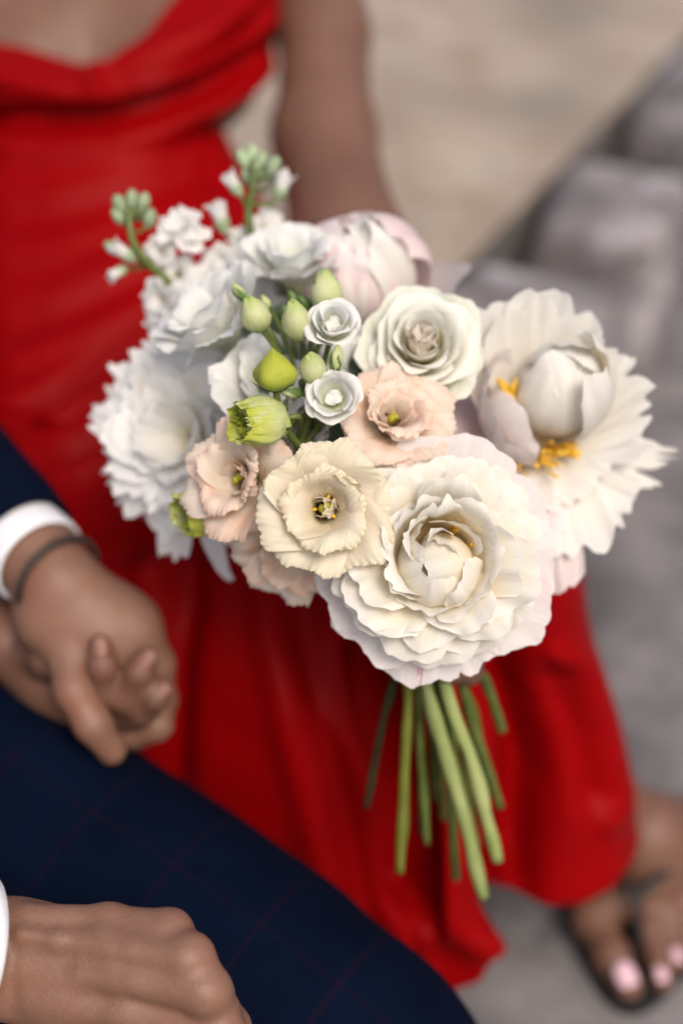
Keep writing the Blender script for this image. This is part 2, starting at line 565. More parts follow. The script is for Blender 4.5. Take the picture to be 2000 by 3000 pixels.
# her fingers laced up over the back of his hand
f.chain([H(300, 2110, .955), H(338, 2030, .922), H(322, 1955, .908), H(314, 1900, .906)], [.0105, .0100, .0092, .0082], .005)
f.chain([H(352, 2120, .955), H(398, 2050, .922), H(440, 1975, .910), H(458, 1935, .909)], [.0100, .0098, .0090, .0080], .005)
f.chain([H(400, 2140, .955), H(450, 2090, .928), H(490, 2050, .916), H(503, 2030, .916)], [.0098, .0095, .0085, .0076], .005)
f.chain([H(95, 1925, .955), H(150, 1940, .935), H(190, 1965, .922)], [.012, .0115, .009], .006)
VB, FB = f.surface()
f = Field((.13, .56, -.004), (.44, 1.02, .17), .0025)
# her left foot on the ground
fl = .016
ank = G(1885, 2440, .09)
f.chain([ank, G(1905, 2530, .062), G(1890, 2640, .038)], [.034, .029, .020], .02)
f.cone(ank, G(2010, 2430, .045), .033, .030, .02)
f.chain([G(1880, 2560, .045), G(1735, 2690, .033), G(1790, 2800, .030), G(1838, 2885, .027)], [.026, .0185, .0150, .0125], .009)
for k, (x0, y0, x1, y1, r) in enumerate([(1900, 2720, 1938, 2868, .0105), (1955, 2680, 1985, 2810, .010), (2010, 2630, 2035, 2745, .0095), (2060, 2570, 2080, 2680, .009)]):
    f.chain([G(1930 + 30 * k, 2560 - 20 * k, .045), G(x0, y0, .036), G(x1, y1, .026)], [.019, r * 1.15, r], .006)
VC, FC = f.surface()
V = np.vstack([VA, VB, VC]); Fc = np.vstack([FA, FB + len(VA), FC + len(VA) + len(VB)])
wb = mesh('body', rel(woman, V), Fc, M_skin_w, woman)
wb.modifiers.new('smooth', 'SMOOTH').iterations = 2

def nail(root, px, py, z, ax, bx, up, mat, name='toenail'):
    """a small domed nail; ax, bx half sizes across and along"""
    c = G(px, py, z)
    n = 7; VV = []
    al = np.array(up[0], float); al /= np.linalg.norm(al)
    nn = np.array(up[1], float); nn /= np.linalg.norm(nn)
    sd_ = np.cross(al, nn)
    for j in np.linspace(-1, 1, n):
        for i in np.linspace(-1, 1, n):
            w = ax * (1 - .25 * j * j)
            VV.append(c + sd_ * (i * w) + al * (j * bx) - nn * (ax * .45 * i * i + bx * .12 * j * j))
    o = mesh(name, rel(root, VV), grid_faces(n, n), mat, root)
    s = o.modifiers.new('thick', 'SOLIDIFY'); s.thickness = .0012; s.offset = 0
    return o
toe_dir = G(1838, 2885, .03) - G(1790, 2800, .03)
nail(woman, 1832, 2852, .0435, .0095, .0105, (toe_dir + [0, 0, -.006], (0, -.45, 1)), M_nail)
nail(woman, 1936, 2850, .038, .0062, .0075, (G(1938, 2868, .03) - G(1900, 2720, .03), (0, -.4, 1)), M_nail)
nail(woman, 1983, 2795, .038, .0058, .007, (G(1985, 2810, .03) - G(1955, 2680, .03), (0, -.4, 1)), M_nail)
nail(woman, 2033, 2733, .037, .0054, .0065, (G(2035, 2745, .03) - G(2010, 2630, .03), (0, -.4, 1)), M_nail)

def cam_nail(root, px, py, d, ax, bx, al, mat, nm):
    """a finger nail lying on a finger that faces the light"""
    c = P(px, py, d); n = 6; VV = []
    al = CX * al[0] + CU * al[1] - CF * al[2]; al /= np.linalg.norm(al)
    nn = -CF * .9 + CU * .35; nn = nn - (nn @ al) * al; nn /= np.linalg.norm(nn); sx = np.cross(al, nn)
    for j in np.linspace(-1, 1, n):
        for i in np.linspace(-1, 1, n):
            VV.append(c + sx * i * ax * (1 - .2 * j * j) + al * j * bx - nn * (ax * .5 * i * i))
    o = mesh(nm, rel(root, VV), grid_faces(n, n), mat, root)
    s = o.modifiers.new('thick', 'SOLIDIFY'); s.thickness = .001; s.offset = 0
M_nail_b = plain('bare_pink_nail', (.24, .115, .085), .45)
for q in [(314, 1902, .8975, (-.1, 1, 0)), (458, 1936, .901, (.5, .8, 0)), (503, 2031, .908, (.7, .6, 0))]:
    cam_nail(woman, 55 + (q[0] - 55) * .92, 1790 + (q[1] - 1790) * .97, q[2], .0055, .0068, q[3], M_nail_b, 'fingernail')

# sandal: flat black sole and thong straps
ol = [(1668, 2600), (1672, 2690), (1712, 2800), (1770, 2900), (1830, 2945), (1895, 2940), (1960, 2890), (2040, 2810), (2110, 2700), (2140, 2590), (2120, 2490), (2070, 2430), (1990, 2405), (1900, 2420), (1800, 2470), (1715, 2535)]
oc = catmull(np.array(ol + ol[:1], float), 64)[:-1]
top = np.array([G(a, b, fl - .001) for a, b in oc]); bot = top.copy(); bot[:, 2] = .001
n = len(top)
sf = [tuple(range(n)), tuple(range(2 * n - 1, n - 1, -1))] + [(i, n + i, n + (i + 1) % n, (i + 1) % n) for i in range(n)]
sole = mesh('sandal', rel(woman, np.vstack([top, bot])), sf, M_black, woman, None, False)
def strap(pts, r): tube('sandal_strap', rel(woman, pts), r, M_black, woman, seg=8, rings=16)
strap([G(1868, 2800, .022), G(1868, 2745, .045), G(1855, 2640, .074), G(1820, 2570, .078), G(1760, 2520, .05), G(1742, 2490, .016)], .0042)
strap([G(1855, 2640, .074), G(1930, 2570, .085), G(2020, 2480, .075), G(2085, 2420, .016)], .0042)

# ---- dress
M_dress, ntd, pd = cloth_mat('red_satin', (.205, .0002, .0009), (.245, .0003, .0013), .5, 700, .0, .12, 9, .06)
for nn_ in [pd]:
    nn_.inputs['Sheen Tint'].default_value = (1, .15, .12, 1)

def seg_dist(px, py, line):
    """distance in the plane of the cloth map from spots to a polyline, and the side"""
    best = np.full(px.shape, 1e9); side = np.zeros(px.shape)
    for (x0, y0), (x1, y1) in zip(line[:-1], line[1:]):
        dx, dy = x1 - x0, y1 - y0
        t = np.clip(((px - x0) * dx + (py - y0) * dy) / (dx * dx + dy * dy), 0, 1)
        qx, qy = px - x0 - t * dx, py - y0 - t * dy
        d = np.hypot(qx, qy); m = d < best
        best = np.where(m, d, best); side = np.where(m, np.sign(dx * qy - dy * qx), side)
    return best, side

def patch(name, net, nu, nv, folds, mat, parent, thick=.0016, hem=None):
    """cloth through a net of control points, with folds pressed along lines"""
    net = np.array(net, float)                                   # rows, cols, (px, py, d)
    rows = np.array([catmull(r, nu) for r in net])               # rows, nu, 3
    g = np.array([catmull(rows[:, i], nv) for i in range(nu)]).transpose(1, 0, 2)
    if hem is not None:
        g = hem(g)
    px, py, d = g[..., 0], g[..., 1], g[..., 2]
    X = CAM + d[..., None] * (CF + CX * ((px - 1000) / 1000 * TX)[..., None] + CU * ((1500 - py) / 1500 * TY)[..., None])
    du = np.gradient(X, axis=1); dv = np.gradient(X, axis=0)
    Nn = np.cross(du, dv); Nn /= np.linalg.norm(Nn, axis=-1)[..., None] + 1e-12
    sgn = np.sign(((CAM - X) * Nn).sum(-1).mean()); Nn *= sgn
    D = np.zeros(px.shape)
    for line, w, depth, ridge in folds:
        ds, side = seg_dist(px, py, line)
        D -= depth * np.exp(-(ds / w) ** 2)
        D += ridge * np.exp(-((ds - w * 1.7) / (w * .9)) ** 2) * (side < 0 if ridge > 0 else side > 0) * np.sign(ridge)
    fu = np.linspace(0, 1, nu); fu = np.clip((1 - fu) / .22, 0, 1); D = D * (fu * fu * (3 - 2 * fu))[None, :] if hem is None else D
    X = X + Nn * D[..., None]
    o = mesh(name, rel(parent, X.reshape(-1, 3)), grid_faces(nu, nv), mat, parent,
             np.stack(np.meshgrid(np.linspace(0, 1, nu), np.linspace(0, 1, nv)), -1).reshape(-1, 2))
    sm = o.modifiers.new('thick', 'SOLIDIFY'); sm.thickness = thick; sm.offset = -1 if sgn < 0 else 1
    return o

bod = [  # wrap-left, left, ..., right outline, wrap-back
 [(-240, -260, 1.47), (-260, -160, 1.38), (-60, 80, 1.30), (130, 160, 1.268), (300, 196, 1.253), (410, 120, 1.262), (520, -10, 1.285), (650, -140, 1.315), (800, -190, 1.35), (800, -190, 1.45)],
 [(-250, 20, 1.47), (-275, 60, 1.37), (-60, 215, 1.26), (130, 262, 1.232), (310, 272, 1.224), (440, 240, 1.228), (570, 165, 1.245), (700, 60, 1.275), (818, -20, 1.33), (800, -20, 1.45)],
 [(-255, 230, 1.46), (-285, 250, 1.36), (-60, 330, 1.265), (130, 352, 1.245), (310, 352, 1.238), (450, 330, 1.245), (590, 270, 1.258), (720, 200, 1.285), (812, 120, 1.33), (800, 120, 1.45)],
 [(-250, 330, 1.46), (-285, 350, 1.36), (-60, 400, 1.265), (130, 420, 1.245), (310, 420, 1.240), (450, 400, 1.246), (590, 340, 1.262), (715, 290, 1.288), (796, 222, 1.335), (760, 235, 1.46)],
 [(-240, 500, 1.45), (-270, 510, 1.36), (-60, 530, 1.265), (110, 545, 1.242), (280, 545, 1.238), (400, 520, 1.245), (500, 470, 1.262), (590, 400, 1.290), (648, 345, 1.335), (640, 335, 1.45)],
 [(-260, 760, 1.43), (-290, 760, 1.33), (-60, 760, 1.235), (110, 765, 1.213), (280, 760, 1.210), (420, 725, 1.217), (540, 650, 1.235), (640, 570, 1.265), (716, 500, 1.31), (700, 500, 1.43)],
 [(-290, 1000, 1.40), (-320, 1000, 1.30), (-60, 1010, 1.20), (110, 1010, 1.175), (300, 1000, 1.170), (460, 940, 1.178), (600, 850, 1.20), (720, 750, 1.23), (800, 660, 1.28), (790, 650, 1.40)],
 [(-330, 1250, 1.37), (-380, 1250, 1.27), (-60, 1250, 1.16), (110, 1255, 1.125), (320, 1245, 1.11), (520, 1190, 1.11), (720, 1080, 1.13), (880, 950, 1.17), (1010, 840, 1.24), (1010, 820, 1.37)],
]
bfold = [
 ([(-300, 330), (0, 345), (300, 350), (600, 265), (860, 110)], 40, .026, 0),
 ([(330, 240), (520, 190), (640, 140), (760, 60), (830, -40)], 32, .016, .006),
 ([(-200, 250), (60, 275), (250, 262)], 22, 0.0090, 0.0000),
 ([(-200, 660), (0, 655), (200, 630), (450, 560), (700, 470)], 50, 0.0052, -0.0022),
 ([(-200, 480), (100, 500), (420, 440), (600, 380)], 42, 0.0026, -0.0015),
 ([(-200, 1010), (0, 990), (200, 920), (420, 820), (640, 650)], 45, 0.0052, -0.0027),
 ([(250, 720), (480, 640), (690, 540)], 37, 0.0032, -0.0015),
 ([(-100, 820), (150, 790), (400, 700)], 42, 0.0026, -0.0015),
 ([(-200, 1330), (20, 1250), (200, 1130), (360, 1010), (520, 900)], 36, .022, -.010),
 ([(-200, 1150), (60, 1110), (300, 985), (560, 830)], 35, 0.0039, -0.0022),
]
patch('bodice', bod, 130, 130, bfold, M_dress, woman)

skt = [
 [(-380, 1180, 1.37), (-420, 1190, 1.26), (-60, 1200, 1.165), (110, 1200, 1.135), (300, 1190, 1.12), (500, 1140, 1.12), (700, 1030, 1.14), (880, 930, 1.18), (1020, 830, 1.24), (1020, 820, 1.37)],
 [(-440, 1480, 1.33), (-480, 1480, 1.22), (-60, 1480, 1.10), (130, 1475, 1.07), (360, 1465, 1.05), (600, 1420, 1.04), (880, 1340, 1.04), (1130, 1230, 1.06), (1300, 1140, 1.12), (1300, 1100, 1.27)],
 [(-420, 1820, 1.26), (-440, 1820, 1.16), (-60, 1800, 1.07), (140, 1790, 1.045), (380, 1770, 1.025), (660, 1730, 1.005), (1010, 1660, .995), (1330, 1540, .995), (1560, 1420, 1.03), (1570, 1380, 1.18)],
 [(-250, 2200, 1.22), (-200, 2180, 1.14), (120, 2120, 1.06), (330, 2090, 1.035), (560, 2060, 1.01), (850, 2010, .985), (1150, 1930, 1.01), (1420, 1790, .975), (1655, 1660, .99), (1690, 1620, 1.13)],
 [(0, 2500, 1.24), (150, 2470, 1.15), (380, 2380, 1.07), (560, 2320, 1.04), (780, 2260, 1.01), (1010, 2210, 1.0), (1220, 2140, 1.045), (1450, 2020, 1.0), (1705, 1880, 1.03), (1720, 1850, 1.16)],
 [(300, 2800, 1.28), (450, 2760, 1.18), (650, 2680, 1.10), (800, 2600, 1.07), (960, 2520, 1.05), (1120, 2460, 1.055), (1270, 2400, 1.08), (1480, 2300, 1.06), (1770, 2180, 1.08), (1790, 2150, 1.2)],
 [(500, 3100, 1.34), (640, 3050, 1.24), (830, 2960, 1.16), (960, 2880, 1.125), (1080, 2800, 1.11), (1180, 2720, 1.10), (1300, 2660, 1.115), (1500, 2560, 1.11), (1835, 2410, 1.13), (1860, 2380, 1.24)],
]
def hemline(g):
    # the lower edge hangs in lobes: (fraction across, lowest pixel row)
    hx = [(-400, 3150), (700, 3050), (1040, 2850), (1165, 2800), (1225, 2810), (1275, 2868), (1330, 2900), (1405, 2872), (1436, 2800), (1446, 2660), (1500, 2640), (1600, 2655), (1700, 2648), (1790, 2600), (1850, 2520), (1880, 2420), (1990, 2330)]
    a = np.array(hx, float)
    nv = g.shape[0]
    last = g[-1].copy()
    tgt = np.interp(last[:, 0], a[:, 0], a[:, 1])
    dy = tgt - last[:, 1]
    w = np.clip((np.arange(nv) / (nv - 1) - .80) / .20, 0, 1) ** 1.3
    g[..., 1] += w[:, None] * dy[None, :]
    return g
sfold = [
 ([(1090, 1900), (1150, 2100), (1210, 2350), (1215, 2620)], 60, .046, .012),
 ([(1450, 1900), (1520, 2100), (1540, 2300), (1470, 2600)], 80, .040, -.022),
 ([(860, 1500), (900, 1850), (960, 2150), (1040, 2500), (1120, 2900)], 60, 0.0130, -0.0091),
 ([(640, 1300), (560, 1650), (510, 1950), (500, 2300), (520, 2700)], 60, 0.0156, -0.0078),
 ([(1330, 2050), (1370, 2350), (1440, 2700)], 40, 0.0156, 0.0104),
 ([(1640, 2000), (1700, 2150), (1740, 2330)], 45, 0.0104, 0.0078),
 ([(-60, 1420), (200, 1330), (420, 1210)], 36, 0.0156, -0.0104),
 ([(100, 1640), (350, 1600), (700, 1520), (1100, 1350)], 60, 0.0104, -0.0078),
]
patch('skirt', skt, 190, 150, sfold, M_dress, woman, hem=hemline)

# ================================================================== the man in the navy suit
M_skin_m = skin_mat('tanned_skin', (.185, .093, .061), (.25, .130, .089), (.255, .10, .068), 26, .2, .15)
def suit_mat():
    m, nt, p = cloth_mat('navy_windowpane_wool', (.0010, .0034, .0125), (.0016, .0052, .018), .9, 1300, .0, .25, 20, .05)
    src = p.inputs['Base Color'].links[0].from_socket
    tc = N(nt, 'ShaderNodeTexCoord')
    sp = N(nt, 'ShaderNodeSeparateXYZ'); nt.links.new(tc.outputs['UV'], sp.inputs[0])
    col = src
    for ax, k, w in ((0, 9.0, .035), (1, 16.0, .045)):
        a = N(nt, 'ShaderNodeMath', operation='MULTIPLY'); a.inputs[1].default_value = k
        nt.links.new(sp.outputs[ax], a.inputs[0])
        fr = N(nt, 'ShaderNodeMath', operation='FRACT'); nt.links.new(a.outputs[0], fr.inputs[0])
        lt = N(nt, 'ShaderNodeMath', operation='LESS_THAN'); lt.inputs[1].default_value = w
        nt.links.new(fr.outputs[0], lt.inputs[0])
        ml = N(nt, 'ShaderNodeMath', operation='MULTIPLY'); ml.inputs[1].default_value = .3
        nt.links.new(lt.outputs[0], ml.inputs[0])
        col = mixc(nt, ml.outputs[0], col, (.014, .004, .010))
    nt.links.new(col, p.inputs['Base Color'])
    return m
M_suit = suit_mat()
M_shirt, _, _ = cloth_mat('white_cotton', (.74, .75, .80), (.80, .81, .85), .7, 1500, .2, .2, 30, .3)
man = empty('person', G(-350, 2250, ZT), 'person in a navy checked suit with white shirt cuffs, seated left of the red dress', 'person')

# held hand (his left): back of the hand and fingers
f = Field((-.42, .50, .10), (-.04, .95, .60), .0027)
f.chain([P(-350, 1200, 1.06), P(-80, 1450, .985), P(115, 1640, .942), P(180, 1715, .932)], [.036, .031, .0255, .0250], .014)
for (a, b, r) in [((190, 1700), (425, 1830), .016), ((180, 1745), (405, 1910), .018), ((160, 1790), (340, 1960), .018), ((140, 1830), (235, 1950), .016)]:
    f.cone(H(a[0], a[1], .932), H(b[0], b[1], .938), .018, r, .016)
f.ell(H(310, 1825, .940), (.034, .030, .024), k=.016)
# fingers closing over her hand: knuckles, middle joints, tips turned under
f.chain([H(430, 1840, .935), H(488, 1950, .945), H(500, 2060, .960), H(470, 2130, .972)], [.0145, .0125, .0120, .0105], .008)
f.chain([H(410, 1900, .934), H(480, 2070, .952), H(490, 2130, .945), H(415, 2165, .950)], [.0145, .0115, .0115, .0100], .006)
f.chain([H(330, 1960, .938), H(350, 2080, .965), H(420, 2160, .965), H(470, 2140, .970)], [.014, .0115, .011, .010], .006)
f.chain([H(215, 1925, .922), H(232, 2030, .912), H(290, 2130, .912), H(352, 2212, .922)], [.0150, .0125, .0118, .0098], .006)
V1, F1 = f.surface()
# near hand (his right), sharp: wrist, bones of the back, knuckles, fingers dropping over the knee
f = Field((-.245, .40, .20), (-.03, .68, .54), .0015)
f.chain([P(-330, 2775, .702), P(-60, 2792, .729), P(60, 2800, .742), P(190, 2820, .740)], [.026, .0235, .0215, .0215], .012)
f.chain([P(-100, 2725, .724), P(60, 2732, .737), P(190, 2750, .739)], [.016, .0135, .0125], .012)
f.chain([P(-100, 2870, .724), P(60, 2890, .737), P(200, 2910, .738)], [.017, .0150, .0165], .012)
f.cone(P(150, 2790, .750), P(500, 2840, .750), .020, .016, .014)
f.cone(P(200, 2890, .749), P(540, 3000, .750), .021, .018, .014)
f.cone(P(120, 2830, .740), P(400, 2880, .736), .016, .014, .014)
bones = [((90, 2698, .726), (320, 2702, .723), (498, 2730, .717), .0085, .0112),
         ((90, 2765, .720), (330, 2775, .714), (556, 2806, .703), .0080, .0120),
         ((90, 2840, .718), (350, 2862, .711), (606, 2902, .700), .0080, .0120),
         ((110, 2905, .720), (370, 2960, .713), (650, 3030, .704), .0080, .0114)]
for a, m_, b, ra, rb in bones:
    f.chain([P(*a), P(*m_), P(*b)], [ra, ra * 1.02, rb * .98], .0068)
# thin cords: two tendons and a vein, barely raised
for pts, r in [([(250, 2772, .7105), (390, 2785, .7045), (530, 2802, .6955)], .0022),
               ([(240, 2848, .7085), (400, 2872, .7030), (575, 2898, .6925)], .0022),
               ([(60, 2735, .7135), (170, 2752, .7115), (300, 2742, .7125), (400, 2760, .7090)], .0015)]:
    f.chain([P(*q) for q in pts], [r] * len(pts), .008)
f.ell(P(215, 2925, .726), (.024, .013, .016), k=.014)
fing = [([(498, 2730, .717), (572, 2812, .742), (600, 2920, .772), (560, 2990, .790)], [.0108, .0098, .0088, .0078]),
        ([(556, 2806, .703), (622, 2912, .728), (668, 3030, .758), (640, 3100, .780)], [.0116, .0103, .0093, .0082]),
        ([(606, 2902, .700), (672, 3010, .724), (722, 3120, .752), (690, 3190, .776)], [.0116, .0102, .0092, .0080]),
        ([(650, 3030, .704), (705, 3130, .726), (730, 3220, .752)], [.0108, .0092, .0078]),
        ([(230, 2750, .768), (400, 2775, .768), (480, 2845, .774), (520, 2915, .780)], [.014, .0120, .0108, .009])]
for pts, rr in fing:
    f.chain([P(*q) for q in pts], rr, .0055)
V2, F2 = f.surface()
mb = mesh('body', rel(man, np.vstack([V1, V2])), np.vstack([F1, F2 + len(V1)]), M_skin_m, man)
sm = mb.modifiers.new('smooth', 'SMOOTH'); sm.iterations = 3

def sleeve_part(name, pts, radii, mat, thick, seg=40, rings=24, wr=0.0, flat=1.0, seed=0, up=None, cap=False, kind=None):
    V, F_, UV = tube_geo(pts, radii, seg=seg, rings=rings, cap=cap, rough=wr, seed=seed, flat=flat, up=up)
    o = mesh(name, rel(man, V), F_, mat, man, UV)
    s = o.modifiers.new('thick', 'SOLIDIFY'); s.thickness = thick; s.offset = 0
    return o
# left sleeve and cuff round the held hand
sleeve_part('jacket_sleeve', [P(-760, 380, 1.28), P(-560, 850, 1.17), P(-330, 1200, 1.06), P(-70, 1455, .985), P(72, 1600, .950)], [.075, .064, .055, .044, .0365], M_suit, .003, wr=.018, seed=3)
sleeve_part('shirt_cuff', [P(-10, 1520, .970), P(80, 1607, .949), P(120, 1646, .940)], [.0305, .0316, .0312], M_shirt, .0022, rings=12, wr=.006, seed=4)
M_strap = plain('dark_braided_strap', (.035, .024, .018), .6)
wa = P(186, 1702, .9285) - P(120, 1645, .942); wa /= np.linalg.norm(wa)
wx = np.cross(wa, [0, 0, 1.]); wx /= np.linalg.norm(wx); wy = np.cross(wx, wa)
wc = P(172, 1694, .930)
tube('wrist_strap', rel(man, [wc + (wx * math.cos(a) + wy * math.sin(a)) * .0305 for a in np.linspace(0, 2 * math.pi, 33)]), .0025, M_strap, man, seg=8)
# right sleeve and cuff
sleeve_part('shirt_cuff', [P(-420, 2760, .692), P(-220, 2778, .710), P(-66, 2795, .724)], [.0375, .0380, .0385], M_shirt, .0024, rings=14, wr=.01, seed=8)
sleeve_part('jacket_sleeve', [P(-1100, 1500, 1.25), P(-1050, 2100, 1.05), P(-800, 2620, .75), P(-420, 2755, .692), P(-260, 2770, .706)], [.075, .065, .058, .046, .044], M_suit, .003, wr=.018, seed=9)
sleeve_part('jacket', [P(-640, 2080, 1.14), P(-780, 1500, 1.28), P(-850, 800, 1.42), P(-880, 100, 1.52), P(-880, -260, 1.58)], [.16, .165, .18, .19, .12], M_suit, .004, wr=.012, seed=10, cap=True)
# trouser legs
sleeve_part('trouser_leg', [P(-640, 2010, 1.08), P(-237, 2281, 1.01), P(260, 2610, .955), P(763, 2956, .91), P(1085, 3215, .885), P(1130, 3480, .94), P(1150, 3900, 1.08)], [.105, .098, .093, .0885, .078, .070, .058], M_suit, .003, seg=64, rings=60, wr=.008, seed=1)
sleeve_part('trouser_leg', [P(-900, 2420, 1.02), P(-560, 2800, .94), P(-150, 3230, .885), P(330, 3640, .86), P(560, 3850, .86), P(620, 4100, .93)], [.105, .10, .097, .09, .08, .072], M_suit, .003, seg=64, rings=60, wr=.010, seed=2)
# ================================================================== the bouquet
def frame(axis, roll=0):
    """axes of a flower whose face looks along axis (right, up, towards the viewer)"""
    z = CX * axis[0] + CU * axis[1] - CF * axis[2]; z /= np.linalg.norm(z)
    x = CX - (CX @ z) * z; x /= np.linalg.norm(x)
    y = np.cross(z, x)
    c, s = math.cos(rad(roll)), math.sin(rad(roll))
    return np.stack([c * x + s * y, -s * x + c * y, z], 1)

class Flower:
    def __init__(self, name, label, cat, group, px, py, d, axis, roll=0):
        self.loc = P(px, py, d); self.R = frame(axis, roll)
        self.o = empty(name, self.loc, label, cat, group)
        self.o.rotation_euler = Matrix(self.R.tolist()).to_euler()
    def loc_of(self, pts):
        return (np.asarray(pts, float) - self.loc) @ self.R
    def petal(self, mat, name='petal', parent=None, **kw):
        v, f_, uv = petal_geo(**kw)
        return mesh(name, v, f_, mat, parent or self.o, uv)
    def tube(self, name, world_pts, radii, mat, parent=None, **kw):
        return tube(name, self.loc_of(world_pts), radii, mat, parent or self.o, **kw)

def petal_geo(L=.05, W=.02, p0=30, p1=60, az=0, r0=.003, z0=0, bend=1.0, lip=0, ls=.7, wrap=1.0, wmin=.012,
              base=.3, sm=.6, end=.25, tip=.22, tp=2.4, ruf=0, rf=2.5, frill=0, ff=11, curl=0, notch=0, tw=0, fold=0,
              nu=13, nv=13, seed=0, wav=.0, skew=0, off=(0, 0, 0)):
    rng = np.random.RandomState(seed)
    ph = rng.rand(12) * 6.283
    ss = np.linspace(0, 1.25, 100)
    phi = np.radians(p0 + (p1 - p0) * ss ** bend + lip * np.clip((ss - ls) / (1 - ls), 0, 1.25) ** 2)
    ds = ss[1] * L
    r = r0 + np.concatenate([[0], np.cumsum((np.sin(phi[1:]) + np.sin(phi[:-1])) * .5 * ds)])
    z = z0 + np.concatenate([[0], np.cumsum((np.cos(phi[1:]) + np.cos(phi[:-1])) * .5 * ds)])
    tl = np.linspace(0, 1, nv)
    if frill: tl = 1 - (1 - tl) ** 1.7                  # rows crowd towards the toothed rim
    u, t = np.meshgrid(np.linspace(-1, 1, nu), tl)
    E = 1 - tip * np.abs(u) ** tp + .05 * np.sin(2.1 * u + ph[0]) + .03 * np.sin(5.3 * u + ph[1]) + min(1, ruf / .016) * (.010 * np.sin(14 * u + ph[2]) + .004 * np.sin(27 * u + ph[3]))
    if notch:
        un = rng.uniform(-.5, .5)
        E = E - notch * np.exp(-((u - un) / .13) ** 2) - notch * .6 * np.exp(-((u - un - rng.choice([-.5, .5])) / .1) ** 2)
    teeth = 0
    if frill:
        a = (u * ff * .5 + .35 * np.sin(3 * u + ph[2]) + ph[3])
        saw = np.abs((a % 1) - .5) * 2
        b = (u * ff * 1.27 + .5 * np.sin(4 * u + ph[4]) + ph[5])
        saw2 = np.abs((b % 1) - .5) * 2
        teeth = frill * (.65 * saw + .5 * saw2 - .5)
    s = np.maximum(t * E + t ** 22 * teeth, 0)
    hw = W * (base + (1 - base) * np.sin(np.pi / 2 * np.minimum(s / sm, 1))) * (1 - end * np.clip((s - sm) / (1 - sm), 0, 1.2) ** 2)
    x = hw * u * (1 + .06 * np.sin(5 * s + ph[6]) * np.sign(u))
    rr, zz, pp = np.interp(s, ss, r), np.interp(s, ss, z), np.interp(s, ss, phi)
    Rw = np.maximum(np.abs(rr) * wrap, wmin)
    th = np.clip(x / Rw, -2.9, 2.9)
    lat, inn = Rw * np.sin(th), Rw * (1 - np.cos(th))
    D = ruf * L * s ** 1.6 * (np.sin(rf * np.pi * u + ph[7] + 1.5 * s) + .6 * np.sin(rf * 1.9 * np.pi * u + ph[8] - 2 * s) + .35 * np.sin(rf * 3.7 * np.pi * u + ph[9]))
    D = D + curl * L * (np.abs(u) ** 3) * np.clip(s, 0, 1) ** 1.5
    D = D + .010 * min(1, ruf / .016) * L * np.clip((s - .72) / .28, 0, 1) ** 2 * np.sin(9 * u + ph[4]) + skew * L * u * s
    D = D + fold * L * np.exp(-(u / .18) ** 2) * s
    D = D + wav * L * (np.sin(4 * s + 2 * u + ph[10]) * np.sin(3 * u - 2 * s + ph[11]))
    if frill:
        D = D + frill * .4 * L * t ** 22 * np.sin(ff * 1.3 * u + ph[3])
    nr, nz = -np.cos(pp), np.sin(pp)
    pin = np.minimum(pp, 0)                             # a spreading petal follows the circle round the axis, a closing one domes over
    X, Z, Y = rr - np.cos(pin) * inn + nr * D, zz + np.sin(pin) * inn + nz * D, lat
    a = math.radians(az) + tw * s
    V = np.stack([X * np.cos(a) - Y * np.sin(a), X * np.sin(a) + Y * np.cos(a), Z], -1).reshape(-1, 3) + np.array(off)
    return V, grid_faces(nu, nv), np.stack([(u + 1) / 2, t], -1).reshape(-1, 2)

# pigments
M_cream = petal_mat('cream_peony_petal', [(0, (.80, .53, .16)), (.35, (.88, .74, .45)), (.7, (.895, .83, .68)), (.97, (.87, .85, .80))], .36, vein=0.38)
M_guard = petal_mat('blush_peony_petal', [(0, (.80, .66, .50)), (.4, (.86, .77, .735)), (1, (.84, .80, .80))], .36, ((.82, .58, .62), .58, .75, .4), vein=0.58)
M_fleck = petal_mat('flecked_peony_petal', [(0, (.80, .66, .50)), (.4, (.86, .77, .735)), (1, (.84, .80, .80))], .36, ((.82, .58, .62), .58, .75, .4), vein=0.58, streak=(.55, .10, .25))
M_white_p = petal_mat('white_peony_petal', [(0, (.84, .74, .50)), (.35, (.89, .85, .76)), (1, (.875, .86, .825))], .36, ((.84, .68, .70), .62, .8, .22), vein=0.58)
M_pink_p = petal_mat('pink_flushed_petal', [(0, (.84, .70, .66)), (.5, (.87, .71, .71)), (1, (.89, .83, .82))], .36, ((.80, .48, .56), .5, .74, .5), vein=0.58)
M_cool = petal_mat('cool_white_petal', [(0, (.80, .76, .58)), (.3, (.88, .865, .82)), (1, (.91, .91, .91))], .42, ((.80, .72, .60), .55, .75, .5), vein=0.42)
M_rose = petal_mat('ivory_rose_petal', [(0, (.70, .56, .26)), (.4, (.86, .80, .60)), (.75, (.90, .885, .79)), (1, (.91, .905, .85))], .36, vein=0.26)
M_rose_heart = petal_mat('rose_heart_petal', [(0, (.66, .44, .24)), (.4, (.87, .77, .61)), (.85, (.90, .84, .75)), (1, (.90, .86, .80))], .36, vein=0.26)
M_rose_out = petal_mat('greenish_rose_petal', [(0, (.56, .64, .26)), (.5, (.82, .84, .66)), (1, (.87, .885, .79))], .36, ((.56, .70, .32), .56, .76, .5), vein=0.49)
M_lis = petal_mat('cream_lisianthus_petal', [(0, (.055, .014, .012)), (.17, (.09, .025, .018)), (.25, (.60, .58, .31)), (.42, (.84, .75, .55)), (.75, (.87, .80, .67)), (1, (.85, .79, .60))], .36, ((.86, .68, .48), .52, .72, .5), vein=0.66)
